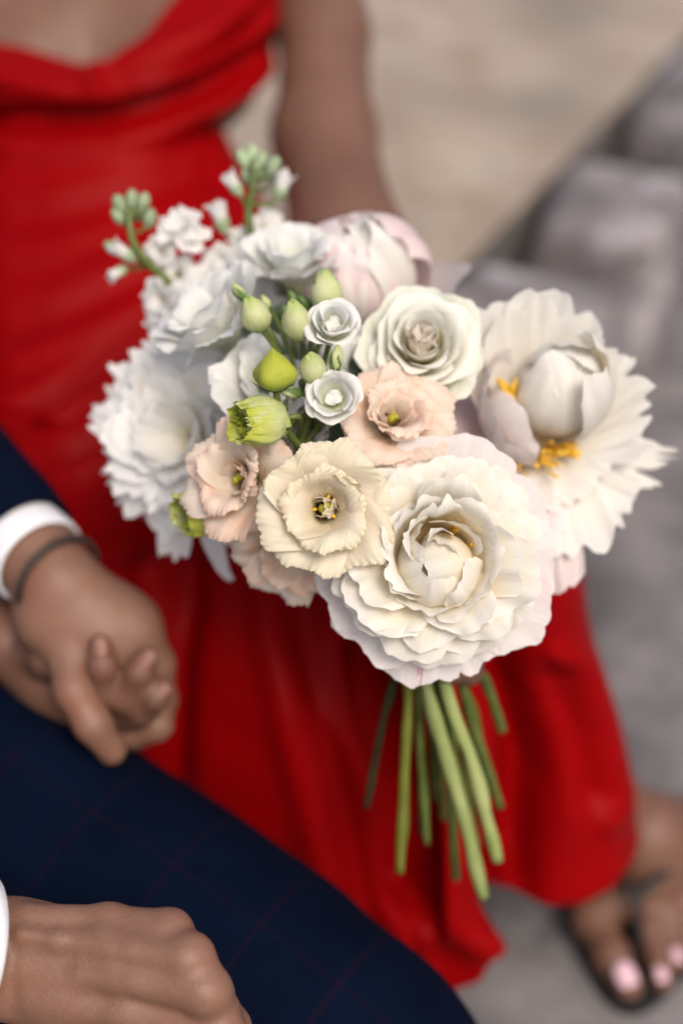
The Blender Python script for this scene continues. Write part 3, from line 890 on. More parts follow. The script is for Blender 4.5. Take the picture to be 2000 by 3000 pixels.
M_lis_pe = petal_mat('peach_lisianthus_petal', [(0, (.26, .22, .04)), (.2, (.74, .64, .38)), (.45, (.89, .80, .66)), (.85, (.90, .79, .69)), (1, (.89, .72, .61))], .36, ((.88, .56, .38), .48, .7, .75), vein=0.66)
M_lis_w = petal_mat('white_lisianthus_petal', [(0, (.55, .64, .30)), (.3, (.76, .79, .62)), (.65, (.85, .855, .81)), (1, (.87, .87, .86))], .36, vein=0.42)
M_lis_g = petal_mat('lime_lisianthus_petal', [(0, (.50, .62, .15)), (.45, (.66, .73, .30)), (.85, (.62, .66, .12)), (1, (.52, .58, .07))], .32, ((.74, .78, .52), .5, .7, .7), vein=0.92)
M_lime = petal_mat('yellow_green_bud_petal', [(0, (.22, .32, .05)), (.25, (.40, .46, .05)), (.7, (.50, .53, .055)), (1, (.42, .47, .05))], .25, vein=0.58)
M_bud = petal_mat('pale_green_bud_petal', [(0, (.30, .40, .13)), (.25, (.50, .56, .25)), (.7, (.62, .66, .36)), (1, (.42, .54, .15))], .2, ((.66, .66, .40), .5, .7, .5), vein=0.75)
M_sepal = green_mat('sepal_green', (.075, .15, .035), (.15, .24, .06), 180)
M_stem_b = green_mat('pale_green_stem', (.27, .34, .10), (.40, .45, .18), 45, stretch=(1, 1, .3))
M_stem_o = green_mat('olive_stem', (.11, .13, .012), (.17, .18, .025), 45)
M_stem_d = green_mat('dark_green_stem', (.022, .038, .012), (.045, .06, .022), 45)
M_stem_g = green_mat('leaf_green_stem', (.085, .125, .022), (.155, .20, .045), 60)
M_leaf = green_mat('dark_leaf', (.016, .042, .022), (.04, .085, .04), 60, .5)
M_stock_b = green_mat('grey_green_stock_bud', (.30, .40, .22), (.44, .54, .35), 120, .6)
M_anther = plain('yellow_anther', (.82, .50, .03), .6)
M_stigma = plain('yellow_green_stigma', (.34, .33, .02), .5)
M_brown = plain('brown_anther', (.10, .03, .012), .6)

BIND = P(1280, 1950, .862)
rng = np.random.RandomState(11)
def stem_to(F, end_px, mat, r=.004, via=None, d_end=.9, start=None, name='stem'):
    """a flower's own stem: from under the head through the binding point down to its cut end"""
    a = np.array(F.loc) if start is None else np.asarray(start, float)
    back = a - F.R[:, 2] * .03
    j = BIND + np.array(via if via is not None else (0, 0, 0))
    pts = [a, back, (back + j) / 2 + CF * .02, j]
    if end_px is not None:
        e = P(*end_px)
        pts += [j * .5 + e * .5 + np.array([.001, 0, .002]), e]
        rr = [r * .75, r * .8, r * .85, r * .9, r, r * 1.06]
    else:
        rr = [r * .75, r * .8, r * .85, r * .85]
    m = catmull(np.hstack([np.array(pts), np.array(rr)[:, None]]), 22)
    js = np.random.RandomState(int(abs(a[0]) * 1e5) % 997)
    m[6:, :3] += js.normal(0, r * .04, (16, 3))
    m[:, 3] *= .88 * (1 + js.normal(0, .035, 22))
    for q in js.choice(np.arange(12, 21), 2, replace=False): m[q, 3] *= 1.22        # leaf nodes
    m[-1, 3] *= .93
    pts, rr = m[:, :3], m[:, 3]
    return F.tube(name, pts, rr, mat, seg=12, rings=64, rough=.05, seed=int(abs(a[0]) * 1e4) % 99)

def ring(F, mat, n, az0, jit=13, name='petal', parent=None, **kw):
    for k in range(n):
        q = dict(kw)
        sc = rng.uniform(.90, 1.10)
        q['L'] = kw['L'] * sc; q['W'] = kw['W'] * rng.uniform(.88, 1.12)
        q['p0'] = kw['p0'] + rng.uniform(-6, 6); q['p1'] = kw['p1'] + rng.uniform(-11, 11)
        F.petal(mat, name, parent, az=az0 + 360 * k / n + rng.uniform(-jit, jit), seed=rng.randint(1 << 30), **q)

# ---- the big open cream peony in front
def s_(): return int(rng.randint(1 << 30))
pf = Flower('peony', 'large fully open cream peony lowest in the bouquet, directly above the stems', 'peony', 'peonies of the bouquet', 1272, 1634, .787, (.0, .05, 1))
for az, L, W, p0, p1, m in [(-26, .066, .037, 80, 94, M_guard), (8, .065, .034, 80, 92, M_guard), (40, .067, .034, 78, 88, M_guard), (76, .070, .036, 74, 84, M_guard),
                            (112, .060, .032, 74, 86, M_guard), (158, .058, .028, 78, 90, M_guard), (196, .066, .027, 80, 94, M_guard), (226, .066, .029, 80, 94, M_guard), (263, .071, .024, 82, 100, M_fleck),
                            (297, .064, .019, 80, 98, M_guard), (322, .068, .022, 80, 100, M_guard)]:
    pf.petal(m, az=az, L=L, W=W, p0=p0, p1=p1, wrap=1.6, wmin=.03, base=.35, sm=.65, end=.12, tip=.13, tp=3, ruf=.014, rf=1.3, wav=.018, curl=-.03, skew=.03, nu=21, nv=17, seed=s_(), z0=-.006)
for n_, az0, kw in [
    (8, 5, dict(L=.0585, W=.0265, p0=64, p1=108, z0=-.002, ruf=.016)),
    (8, 22, dict(L=.0575, W=.0255, p0=54, p1=106, z0=-.001, ruf=.018)),
    (9, 8, dict(L=.0560, W=.0245, p0=46, p1=98, ruf=.020)),
    (9, 31, dict(L=.0545, W=.0235, p0=42, p1=84, ruf=.024)),
    (9, 0, dict(L=.0545, W=.0205, p0=42, p1=62, ruf=.026, lip=24)),
]:
    ring(pf, M_cream, n_, az0, nu=23, nv=19, base=.3, sm=.6, end=.08, tip=.13, tp=2.8, rf=1.0, wrap=1.1, wmin=.02, wav=.018, notch=.015, ls=.78, skew=.08, jit=16, **kw)
# cup of upright crinkled petals, their rims rolled back
for az, L, W, p0, p1, lip in [(104, .056, .023, 54, 2, 84), (58, .055, .022, 54, 6, 66), (148, .055, .021, 56, 0, 90), (186, .053, .025, 57, -8, 96), (222, .050, .021, 58, 0, 50), (14, .053, .022, 56, 6, 60), (-24, .052, .021, 58, 4, 50), (262, .050, .021, 60, 8, 44), (304, .051, .021, 60, 10, 40), (80, .058, .018, 54, 22, 60)]:
    pf.petal(M_cream, az=az, L=L, W=W, p0=p0, p1=p1, lip=lip, ls=.80, wrap=1.0, wmin=.014, base=.35, sm=.55, end=.06, tip=.13, tp=2.6, ruf=.015, rf=1.3, notch=.05, skew=.07, nu=27, nv=22, seed=s_(), wav=.022)
# crumpled half-upright petals filling the upper side of the cup
for az, L, W, p0, p1, lip, r0 in [(86, .054, .0165, 46, -10, 90, .004), (134, .052, .0175, 50, -22, 90, .004), (40, .052, .0175, 48, -20, 70, .004), (170, .051, .0160, 52, -34, 50, .004), (108, .051, .0150, 38, -34, 70, .003), (62, .050, .0145, 36, -38, 50, .003)]:
    pf.petal(M_cream, az=az, L=L, W=W, p0=p0, p1=p1, r0=r0, lip=lip, ls=.78, wrap=1.0, wmin=.010, base=.4, sm=.55, end=.05, tip=.14, tp=2.6, ruf=.018, rf=1.1, notch=.05, skew=.10, nu=23, nv=22, seed=s_(), wav=.030, off=(0, .003, 0))
# closed heart: a smooth incurved petal, hooked over by its neighbours
for az, L, W, p0, p1, r0, of in [(18, .066, .0225, 68, -122, .004, (.002, -.003, .007)), (120, .046, .0150, 54, -80, .003, (0, -.002, 0)), (330, .050, .0165, 62, -84, .004, (.002, -.004, .004)),
                                 (194, .053, .0195, 72, -66, .006, (.0, -.004, .005)), (236, .052, .0200, 74, -68, .007, (0, -.004, .005)), (280, .053, .0190, 76, -80, .008, (0, -.004, .005)), (318, .053, .0180, 74, -66, .008, (.001, -.004, .005)), (166, .053, .0150, 62, -48, .005, (-.001, -.002, 0))]:
    pf.petal(M_cream, az=az, L=L, W=W, p0=p0, p1=p1, r0=r0, wrap=1.0, wmin=.0140, base=.4, sm=.5, end=.1, tip=.18, tp=2.6, ruf=.020, rf=1.4, lip=14, ls=.84, nu=23, nv=26, seed=s_(), wav=.016, skew=.05, off=of)
for k, (a, rr) in enumerate([(58, .017), (62, .019), (20, .019), (15, .017), (54, .018)]):
    b = np.array([rr * .5 * math.cos(rad(a)), rr * .5 * math.sin(rad(a)), .008]); t = np.array([rr * math.cos(rad(a)), rr * math.sin(rad(a)), .026 + .002 * (k % 3)])
    tube('stamen', [b, (b + t) / 2, t - [0, 0, .003], t], [.0004, .0004, .0010, .0008], M_anther, pf.o, seg=6)
stem_to(pf, (1415, 2625, .89), M_stem_b, .0048, (-.008, -.012, .0))

# ---- frilled lisianthus
def lisianthus(label, px, py, d, axis, S, mats, stem_end, stem_mat, sd_, group='frilled lisianthus of the bouquet', inner=True, open_=1.0, n=(6, 5), stig=True, frill=.032, roll=0):
    F = Flower('lisianthus', label, 'lisianthus', group, px, py, d, axis, roll)
    rng.seed(sd_)
    mo, mi = mats
    for k in range(n[0]):
        F.petal(mo, az=360 / n[0] * k + rng.uniform(-7, 7), L=.0445 * S * rng.uniform(.94, 1.06), W=.0265 * S * rng.uniform(.92, 1.1), p0=36, p1=74 * open_ + rng.uniform(-9, 9), bend=1.05, lip=44 * open_, ls=.70,
                wrap=1.0, wmin=.008 * S, base=.16, sm=.72, end=.0, tip=.05, tp=3, ruf=.045, rf=1.0, frill=frill, ff=31, nu=85, nv=20, seed=s_(), wav=.040, skew=.06, r0=.002)
    for k in range(n[1]):
        F.petal(mo, az=360 / n[1] * k + 30 + rng.uniform(-7, 7), L=.0385 * S * rng.uniform(.94, 1.06), W=.0215 * S * rng.uniform(.92, 1.1), p0=32, p1=14 * open_ + rng.uniform(-8, 12), bend=1.0, lip=92 * open_, ls=.66,
                wrap=1.0, wmin=.008 * S, base=.16, sm=.72, end=.0, tip=.05, tp=3, ruf=.045, rf=1.0, frill=frill, ff=31, nu=85, nv=20, seed=s_(), wav=.040, skew=.06, r0=.002, z0=.0015)
    if inner:
        for az, L, W, p1, lip in inner:
            F.petal(mi, az=az, L=L * S, W=W * S, p0=12, p1=p1, lip=lip, ls=.6, wrap=1.1, wmin=.008 * S, base=.25, sm=.7, end=.05, tip=.08, ruf=.03, rf=1.4, frill=frill, ff=11, nu=41, nv=16, seed=s_(), wav=.03, r0=.003, z0=.001)
    if stig:
        for a in (40, 200):
            q = np.array([math.cos(rad(a)), math.sin(rad(a)), 0]) * .0024 * S
            tube('stigma', [q * .2 + [0, 0, .004 * S], q * .3 + [0, 0, .014 * S], q * .8 + [0, 0, .0185 * S], q * 1.3 + [0, 0, .0195 * S]], [.0012 * S, .0013 * S, .0026 * S, .0016 * S], M_stigma, F.o, seg=8, rings=10)
        for k in range(6):
            a = 60 * k + 10 + rng.uniform(-12, 12); q = np.array([math.cos(rad(a)), math.sin(rad(a)), 0]) * .0055 * S
            b = q + [0, 0, .0125 * S]
            tube('stamen', [q * .5 + [0, 0, .003], q * .9 + [0, 0, .010 * S], b, b + q * .25 + [0, 0, .0022 * S]], [.0004, .0004, .0011 * S, .0008 * S], M_anther if k % 2 else M_brown, F.o, seg=6)
    for k in range(5):
        F.petal(M_sepal, 'sepal', az=72 * k + 15, L=.020 * S, W=.0022 * S, p0=80, p1=20, r0=.001, z0=-.004, wrap=2, base=.6, tip=.9, tp=1.2, nu=5, nv=8, seed=s_())
    if stem_mat is not None: stem_to(F, stem_end, stem_mat, .0038 if sd_ == 21 else .0027, {21: (-.019, -.004, 0), 22: (-.026, .012, 0), 23: (-.012, .012, 0), 41: (.0, .016, 0), 42: (-.016, .006, 0), 43: (.012, .018, 0), 44: (-.004, .014, 0)}.get(sd_, (0, .01, 0)))
    return F

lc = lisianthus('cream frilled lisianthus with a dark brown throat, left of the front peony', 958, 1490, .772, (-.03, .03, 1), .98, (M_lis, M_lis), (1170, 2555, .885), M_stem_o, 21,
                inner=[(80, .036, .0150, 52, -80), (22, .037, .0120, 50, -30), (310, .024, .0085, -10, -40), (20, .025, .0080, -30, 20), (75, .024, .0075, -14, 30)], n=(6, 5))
ll = lisianthus('blush frilled lisianthus leaning left below the lime green bud', 740, 1412, .800, (-.42, .10, .90), .90, (M_lis_pe, M_lis_pe), (1072, 2365, .93), M_stem_d, 22,
                inner=[(150, .028, .012, 40, 20), (20, .029, .013, 20, -20), (70, .029, .010, 6, -20), (-40, .027, .010, 20, 10)])
lr = lisianthus('peach frilled lisianthus between the rose and the cream lisianthus', 1130, 1262, .806, (.24, .40, .88), .86, (M_lis_pe, M_lis_pe), (1232, 2440, .93), M_stem_d, 23,
                inner=[(60, .030, .013, 20, 30), (-30, .030, .012, 30, 30), (130, .028, .012, 24, 30), (10, .030, .010, 6, 20), (190, .027, .010, 20, -10)])
lb = lisianthus('blush frilled lisianthus mostly tucked under the cream lisianthus', 880, 1560, .812, (-.14, -.66, .74), .88, (M_lis_pe, M_lis_pe), (1362, 2420, .915), M_stem_o, 24, inner=False, stig=False)

# ---- ivory rose
def rosette(F, S, n, mat_in, mat_mid, mat_out, guard=0, seed=3):
    r_ = np.random.RandomState(seed)
    for k in range(n):
        f_ = k / (n - 1)
        Rm = .055 + .70 * f_
        av = math.degrees(math.asin(min(.85, Rm)))
        F.petal(mat_in if f_ < .22 else mat_mid, az=137.5 * k + r_.uniform(-12, 12), L=S * (1.02 + .14 * f_), W=S * (.22 + Rm * .78), p0=av + 22 + 8 * f_, p1=av - 24 - 10 * f_, r0=S * .03, z0=S * (.16 - .24 * f_),
                lip=10 + 98 * f_, ls=.80 - .12 * f_, wrap=1.0, wmin=S * .06, base=.5, sm=.5, end=.0, tip=.07, tp=3, ruf=.006, rf=1.0, skew=.03, nu=25, nv=20, seed=r_.randint(1 << 30), wav=.006)
    for k in range(5):
        F.petal(mat_in, az=77 * k + 10, L=S * 1.12, W=S * .17, p0=22, p1=-44, r0=S * .02, z0=S * .14, lip=20, ls=.8, wrap=1.0, wmin=S * .055, base=.5, sm=.5, end=.0, tip=.1, tp=3, skew=.06, nu=15, nv=18, seed=r_.randint(1 << 30), wav=.006)
    for k in range(guard):
        F.petal(mat_out, az=360 / guard * k + 40 + r_.uniform(-14, 14), L=S * 1.30, W=S * .72, p0=66, p1=30, r0=S * .10, z0=-S * .2,
                lip=80, ls=.72, wrap=1.0, wmin=S * .3, base=.45, sm=.55, end=.15, tip=.16, ruf=.015, rf=1.2, skew=.04, nu=21, nv=18, seed=r_.randint(1 << 30), wav=.012)
ro = Flower('rose', 'ivory rose with spiral petals and greenish outer petals, right of the small white blossoms', 'rose', None, 1233, 1042, .835, (-.02, .20, 1))
rosette(ro, .0345, 22, M_rose_heart, M_rose, M_rose_out, 5, seed=6)
for k in range(5):
    ro.petal(M_sepal, 'sepal', az=72 * k - 20, L=.034, W=.005, p0=80, p1=30, r0=.004, z0=-.010, wrap=2, base=.7, tip=.9, tp=1.2, nu=5, nv=8, seed=s_())
stem_to(ro, (1458, 2520, .895), M_stem_b, .0044, (.003, -.008, .002))
for a, L in ((150, .05), (200, .055)):
    ro.petal(M_leaf, 'leaf', az=a, L=L, W=.015, p0=88, p1=100, r0=.006, z0=-.018, wrap=3, base=.1, sm=.5, end=.6, tip=.5, tp=1.4, fold=-.04, ruf=.02, nu=11, nv=12, seed=s_())

# ---- two small white double blossoms of the spray
def small_white(label, px, py, d, axis, S, n, seed, hole):
    F = Flower('lisianthus', label, 'lisianthus', 'small white blossoms', px, py, d, axis)
    r_ = np.random.RandomState(seed)
    for k in range(n):
        f_ = k / (n - 1)
        Rm = hole + (.92 - hole) * f_
        av = math.degrees(math.asin(min(.8, Rm / 1.25)))
        F.petal(M_lis_w, az=128 * k + r_.uniform(-10, 10), L=S * (1.28 - .08 * f_), W=S * (.50 + .42 * f_), p0=av + 38, p1=av - 44, r0=S * .06, z0=-S * .12 * f_,
                lip=84 + 46 * f_, ls=.66, wrap=1.0, wmin=S * .25, base=.6, sm=.45, end=.0, tip=.06, tp=3, ruf=.008, rf=1.0, skew=.05, nu=23, nv=22, seed=r_.randint(1 << 30), wav=.008)
    for k in range(3):                                  # the closed middle
        F.petal(M_lis_w, az=120 * k + 20, L=S * .92, W=S * .40, p0=50, p1=-110, r0=S * .05, z0=S * .02, wrap=1, wmin=S * .22, base=.6, sm=.5, tip=.12, nu=11, nv=14, seed=r_.randint(1 << 30))
    for k in range(5):
        F.petal(M_sepal, 'sepal', az=72 * k, L=S * .9, W=S * .07, p0=85, p1=30, r0=.001, z0=-.002, wrap=2, base=.6, tip=.9, tp=1.2, nu=5, nv=7, seed=k)
    e = P(870, 1330, .80)
    F.tube('stem', [F.loc, F.loc - F.R[:, 2] * .012, (F.loc + e) / 2 + CF * .02, e], [.0017, .0017, .0018, .002], M_stem_g, seg=8, rings=16)
    return F
small_white('small white double blossom, nearly closed, level with the green buds', 973, 968, .782, (.10, .30, .95), .0160, 8, 5, .22)
small_white('small white double blossom with an open hollow centre, above the cream lisianthus', 978, 1172, .772, (.0, .10, 1), .0166, 8, 9, .42)

# ---- the spray of green buds: one branching stem
sp = Flower('bud_spray', 'branching spray of small green buds amid the white blossoms', 'flower buds', None, 860, 1310, .80, (0, 0, 1))
class Sub:
    """a bud's own axes inside its spray; geometry is stored in the spray's axes"""
    def __init__(self, F, px, py, d, axis):
        self.F = F; self.loc = P(px, py, d); self.R = frame(axis)
    def to(self, v): return ((v @ self.R.T + self.loc) - self.F.loc) @ self.F.R
def bud_core(sub, mat, L, R, seed, tipw=.12, name='bud', twist=1.1, pinch=1.0, corner=0.0):
    """a closed bud: an ovoid with three wound petal seams and a nipped tip"""
    n, m = 28, 22; V = []; UV = []
    r_ = np.random.RandomState(seed); p_ = r_.rand() * 6.28
    for j in range(m):
        t = j / (m - 1)
        pr = math.sin(math.pi * (t * .93 + .05) ** (.92 if pinch < 1.5 else .82)) ** (.58 if pinch < 1.5 else .72) * (1 - .35 * t ** 3 * pinch) + (tipw * t ** 6)
        for i in range(n):
            a = 2 * math.pi * i / n
            seam = ((a * 3 / (2 * math.pi) + twist * t + p_) % 1)
            st = .075 * (seam - .5) * min(1, t * 3) - .05 * math.exp(-((seam - .02) / .05) ** 2) * t
            rr_ = R * pr * (1 + st + .03 * math.sin(2 * a + p_ + 2 * t) + corner * math.cos(4 * a + 1.2 * t + 1) * math.sin(math.pi * min(1, t * 1.3)))
            V.append((rr_ * math.cos(a), rr_ * math.sin(a), L * t + .03 * L * math.sin(a * 3 + p_) * t ** 4)); UV.append((i / n * 3, t))
    V.append((0, 0, 0)); UV.append((.5, 0)); V.append((0, 0, L * .94)); UV.append((.5, 1))
    F_ = [tuple(q) for q in grid_faces(n, m, True)] + [(n * m, (i + 1) % n, i) for i in range(n)] + [(n * m + 1, (m - 1) * n + i, (m - 1) * n + (i + 1) % n) for i in range(n)]
    return mesh(name, sub.to(np.array(V)), F_, mat, sub.F.o, UV)
def bud(F, px, py, d, axis, L, R, mat, stem, seed, sepal=(1.0, .10), nsep=5, lean=None, pinch=1.0, twist=1.1):
    """(px, py) is the foot of the bud"""
    if R > .006: L, R = L * 1.2, R * 1.14
    S_ = Sub(F, px, py, d, axis)
    b = bud_core(S_, mat, L, R, seed, twist=twist, pinch=pinch)
    r_ = np.random.RandomState(seed)
    for k in range(nsep):
        v, f_, uv = petal_geo(L=L * sepal[0] * r_.uniform(.9, 1.1), W=R * sepal[1] * 2, p0=72, p1=-18, bend=.5, r0=R * .12, z0=-.0008, wrap=1.2, wmin=R, base=.7, sm=.4, end=.7, tip=.5, tp=1.3, nu=5, nv=11, az=72 * k + r_.uniform(-8, 8), seed=seed + k)
        mesh('sepal', S_.to(v), f_, M_sepal, b, uv)
    if stem: F.tube('stem', [S_.loc + S_.R[:, 2] * .001] + [P(*q) for q in stem], np.linspace(.0013, .0019, len(stem) + 1), M_stem_g, b, seg=8, rings=18)
    return b
J1 = (830, 1190, .795)
bud(sp, 765, 968, .786, (-.32, .80, .50), .0175, .0078, M_bud, [(800, 1010, .795), (850, 1100, .80), (865, 1200, .81)], 1, (.55, .07))
bud(sp, 880, 996, .784, (-.18, .86, .48), .0195, .0076, M_bud, [(890, 1030, .795), (890, 1120, .80), (870, 1240, .81)], 2, (.5, .08))
bud(sp, 922, 1112, .772, (-.12, .62, .78), .0160, .0069, M_bud, [(915, 1150, .785), (890, 1230, .80)], 3, (.35, .07))
bud(sp, 962, 918, .800, (-.10, .95, .30), .0205, .0082, M_bud, [(950, 970, .81), (900, 1100, .81)], 4, (.95, .16))
bud(sp, 722, 880, .802, (-.62, .72, .30), .0125, .0032, M_bud, [(760, 920, .808), (830, 1040, .81)], 5, (1.0, .34))
bud(sp, 788, 905, .800, (-.45, .85, .30), .0085, .0030, M_bud, [(820, 960, .806), (870, 1090, .81)], 6, (1.0, .34))
bud(sp, 868, 890, .806, (-.50, .85, .20), .0085, .0028, M_sepal, [(880, 930, .81), (890, 1060, .81)], 7, (1.1, .34))
bud(sp, 912, 908, .806, (-.70, .66, .30), .0110, .0034, M_sepal, [(920, 950, .81), (900, 1090, .81)], 8, (1.1, .34))
bud(sp, 980, 1088, .766, (.12, .92, .40), .0145, .0038, M_bud, [(970, 1110, .775), (930, 1190, .79)], 9, (.98, .34))
bud(sp, 880, 1154, .770, (-.92, .12, .36), .0125, .0032, M_bud, [(905, 1160, .775), (930, 1200, .79)], 10, (.95, .34))
bud(sp, 890, 1138, .782, (-.45, .85, .3), .0055, .0020, M_sepal, [(905, 1165, .785)], 11, (1.1, .34))
bud(sp, 845, 960, .812, (-.25, .95, .2), .0130, .0030, M_sepal, [(860, 1000, .815), (870, 1100, .815)], 12, (1.1, .4))
# pointed yellow-green bud on its own curved stalk, with thin sepals spread out
yb = Sub(sp, 812, 1140, .762, (-.10, .92, .38))
b = bud_core(yb, M_lime, .0225, .0118, 15, tipw=.0, twist=.5, pinch=2.0, corner=.13)
for k, (az, L) in enumerate([(175, .017), (20, .015), (75, .013), (250, .013), (310, .012)]):
    v, f_, uv = petal_geo(L=L, W=.0011, p0=96, p1=22, bend=.8, r0=.0015, z0=-.001, wrap=2, base=.8, sm=.4, end=.6, tip=.6, tp=1.2, lip=40, nu=5, nv=12, az=az, seed=k)
    mesh('sepal', yb.to(v), f_, M_sepal, b, uv)
for az in (170, 10):                                    # loose corners of its petals
    v, f_, uv = petal_geo(L=.0165, W=.0085, p0=70, p1=10, bend=.8, r0=.001, z0=.0, wrap=1.1, wmin=.010, base=.3, sm=.5, end=.5, tip=.5, tp=1.3, lip=70, ls=.7, nu=11, nv=12, az=az, seed=int(az))
    mesh('petal', yb.to(v), f_, M_lime, b, uv)
sp.tube('stem', [P(806, 1139, .762), P(815, 1180, .767), P(828, 1235, .775), P(862, 1290, .788), P(910, 1330, .80), P(1010, 1450, .84)] + [BIND, P(1335, 2575, .92)],
        [.0019, .0019, .0021, .0023, .0025, .0025, .0028, .003], M_stem_g, seg=9, rings=60)
for az, L, W, (px, py, d) in [(20, .05, .013, (900, 1290, .815)), (150, .055, .014, (860, 1270, .825)), (100, .05, .012, (860, 1180, .83)), (60, .045, .012, (760, 1060, .835)), (-60, .05, .013, (890, 1330, .83)), (140, .05, .013, (900, 1130, .835)), (80, .04, .012, (1010, 1230, .83))]:
    S_ = Sub(sp, px, py, d, (0, .1, 1))
    v, f_, uv = petal_geo(L=L, W=W, p0=74, p1=88, az=az, wrap=3, wmin=.03, base=.15, sm=.45, end=.75, tip=.5, tp=1.3, fold=-.04, wav=.02, nu=11, nv=14, seed=s_())
    mesh('leaf', S_.to(v), f_, M_leaf, sp.o, uv)

# ---- the lime green half-opened lisianthus, two of them
def lime(label, px, py, d, axis, S, seed):
    F = Flower('lisianthus', label, 'lisianthus', 'lime green half-open lisianthus', px, py, d, axis)
    r_ = np.random.RandomState(seed)
    for k in range(5):
        F.petal(M_lis_g, az=72 * k + r_.uniform(-8, 8), L=.036 * S, W=.0185 * S, p0=76, p1=-34, bend=.8, lip=30, ls=.82, wrap=1.0, wmin=.011 * S, base=.5, sm=.5, end=.05, tip=.06, ruf=.03, rf=1.6, frill=.10, ff=9, nu=37, nv=18, seed=r_.randint(1 << 30), wav=.02)
    for k in range(7):
        F.petal(M_lis_g, az=51 * k + r_.uniform(-14, 14), L=.031 * S * r_.uniform(.9, 1.1), W=.0125 * S, p0=56, p1=-30, r0=.001, wrap=.9, wmin=.006 * S, base=.4, sm=.5, end=.05, tip=.08, ruf=.11, rf=1.7, frill=.10, ff=9, nu=33, nv=16, seed=r_.randint(1 << 30), wav=.05)
    for k in range(5):
        F.petal(M_sepal, 'sepal', az=72 * k, L=.016 * S, W=.0016 * S, p0=96, p1=60, r0=.001, z0=-.001, wrap=2, base=.7, tip=.8, tp=1.2, nu=5, nv=8, seed=k)
    e = P(900, 1360, .82)
    F.tube('stem', [F.loc, F.loc - F.R[:, 2] * .010, (F.loc + e) / 2 + CF * .02, e], [.0018, .0018, .002, .002], M_stem_g, seg=8, rings=16)
    return F
lime('lime green half-open lisianthus with a crumpled mouth, above the blush lisianthus', 832, 1228, .768, (-.84, -.10, .54), .92, 31)
lime('lime green half-open lisianthus with ragged lobes, lower left beside the white fringed peony', 668, 1478, .818, (-.86, -.22, .42), .95, 33)

# ---- white lisianthus that stand deeper, behind the buds
for lab, px, py, d, ax, S, sd_ in [
    ('white lisianthus seen from its side, behind the leftmost green buds', 700, 1020, .850, (-.55, .62, .55), 1.12, 41),
    ('white lisianthus with a pale green tube, behind the pointed yellow-green bud', 800, 1165, .835, (.0, .35, .9), .95, 42),
    ('white lisianthus tucked low between the two small white blossoms and the rose', 1055, 1120, .845, (.05, .35, .9), .80, 43),
    ('white lisianthus behind the green buds, just left of the globe shaped peony', 870, 850, .880, (-.05, .75, .65), .95, 44),
    ('white lisianthus half hidden under the small hollow blossom', 900, 1240, .835, (.05, -.1, 1), .72, 45)]:
    lisianthus(lab, px, py, d, ax, S, (M_lis_w, M_lis_w), {41: (1335, 2330, .94), 42: (1250, 2470, .915), 43: (1395, 2240, .945), 44: (1300, 2400, .95)}.get(sd_), M_stem_g, sd_, group='white lisianthus behind the buds', inner=False, stig=False, frill=.02, open_=.72, n=(5, 5))

# ---- globe shaped blush peony at the top
pt = Flower('peony', 'globe shaped half-open blush white peony at the top of the bouquet', 'peony', 'peonies of the bouquet', 1062, 935, .925, (-.10, .66, .75))
rng.seed(61)
ring(pt, M_pink_p, 6, 30, L=.110, W=.042, p0=90, p1=-82, bend=1.0, wrap=1.0, wmin=.03, base=.4, sm=.55, end=.06, tip=.12, tp=2.6, ruf=.016, rf=1.4, wav=.016, skew=.05, notch=.03, nu=21, nv=22)
ring(pt, M_guard, 6, 0, L=.108, W=.040, p0=88, p1=-96, bend=1.0, wrap=1.0, wmin=.025, base=.4, sm=.55, end=.06, tip=.12, tp=2.6, ruf=.018, rf=1.4, wav=.018, skew=.05, notch=.03, nu=21, nv=22)
ring(pt, M_white_p, 7, 35, L=.098, W=.033, p0=84, p1=-76, bend=1.0, wrap=1.0, wmin=.02, base=.4, sm=.55, end=.05, tip=.12, ruf=.03, rf=1.5, skew=.06, wav=.02, nu=19, nv=20)
ring(pt, M_cream, 9, 20, L=.082, W=.024, p0=70, p1=-64, lip=30, wrap=1.0, wmin=.014, base=.4, sm=.6, end=.05, tip=.14, ruf=.05, rf=1.6, wav=.03, nu=17, nv=18)
ring(pt, M_cream, 7, 0, L=.066, W=.016, p0=50, p1=-50, lip=30, wrap=1.0, wmin=.012, base=.4, sm=.6, end=.05, tip=.14, ruf=.06, rf=1.6, wav=.04, nu=15, nv=16)
for az, p1, L in [(-8, 30, .078), (-34, 50, .070), (196, 40, .070), (215, 66, .072)]:
    pt.petal(M_guard, az=az, L=L, W=.028, p0=86, p1=p1, wrap=1.1, wmin=.03, base=.35, sm=.6, tip=.2, ruf=.02, rf=1.5, notch=.06, nu=17, nv=16, seed=s_(), z0=-.003, wav=.02)
stem_to(pt, (1470, 2140, .92), M_stem_g, .0036, (.020, .012, .004))

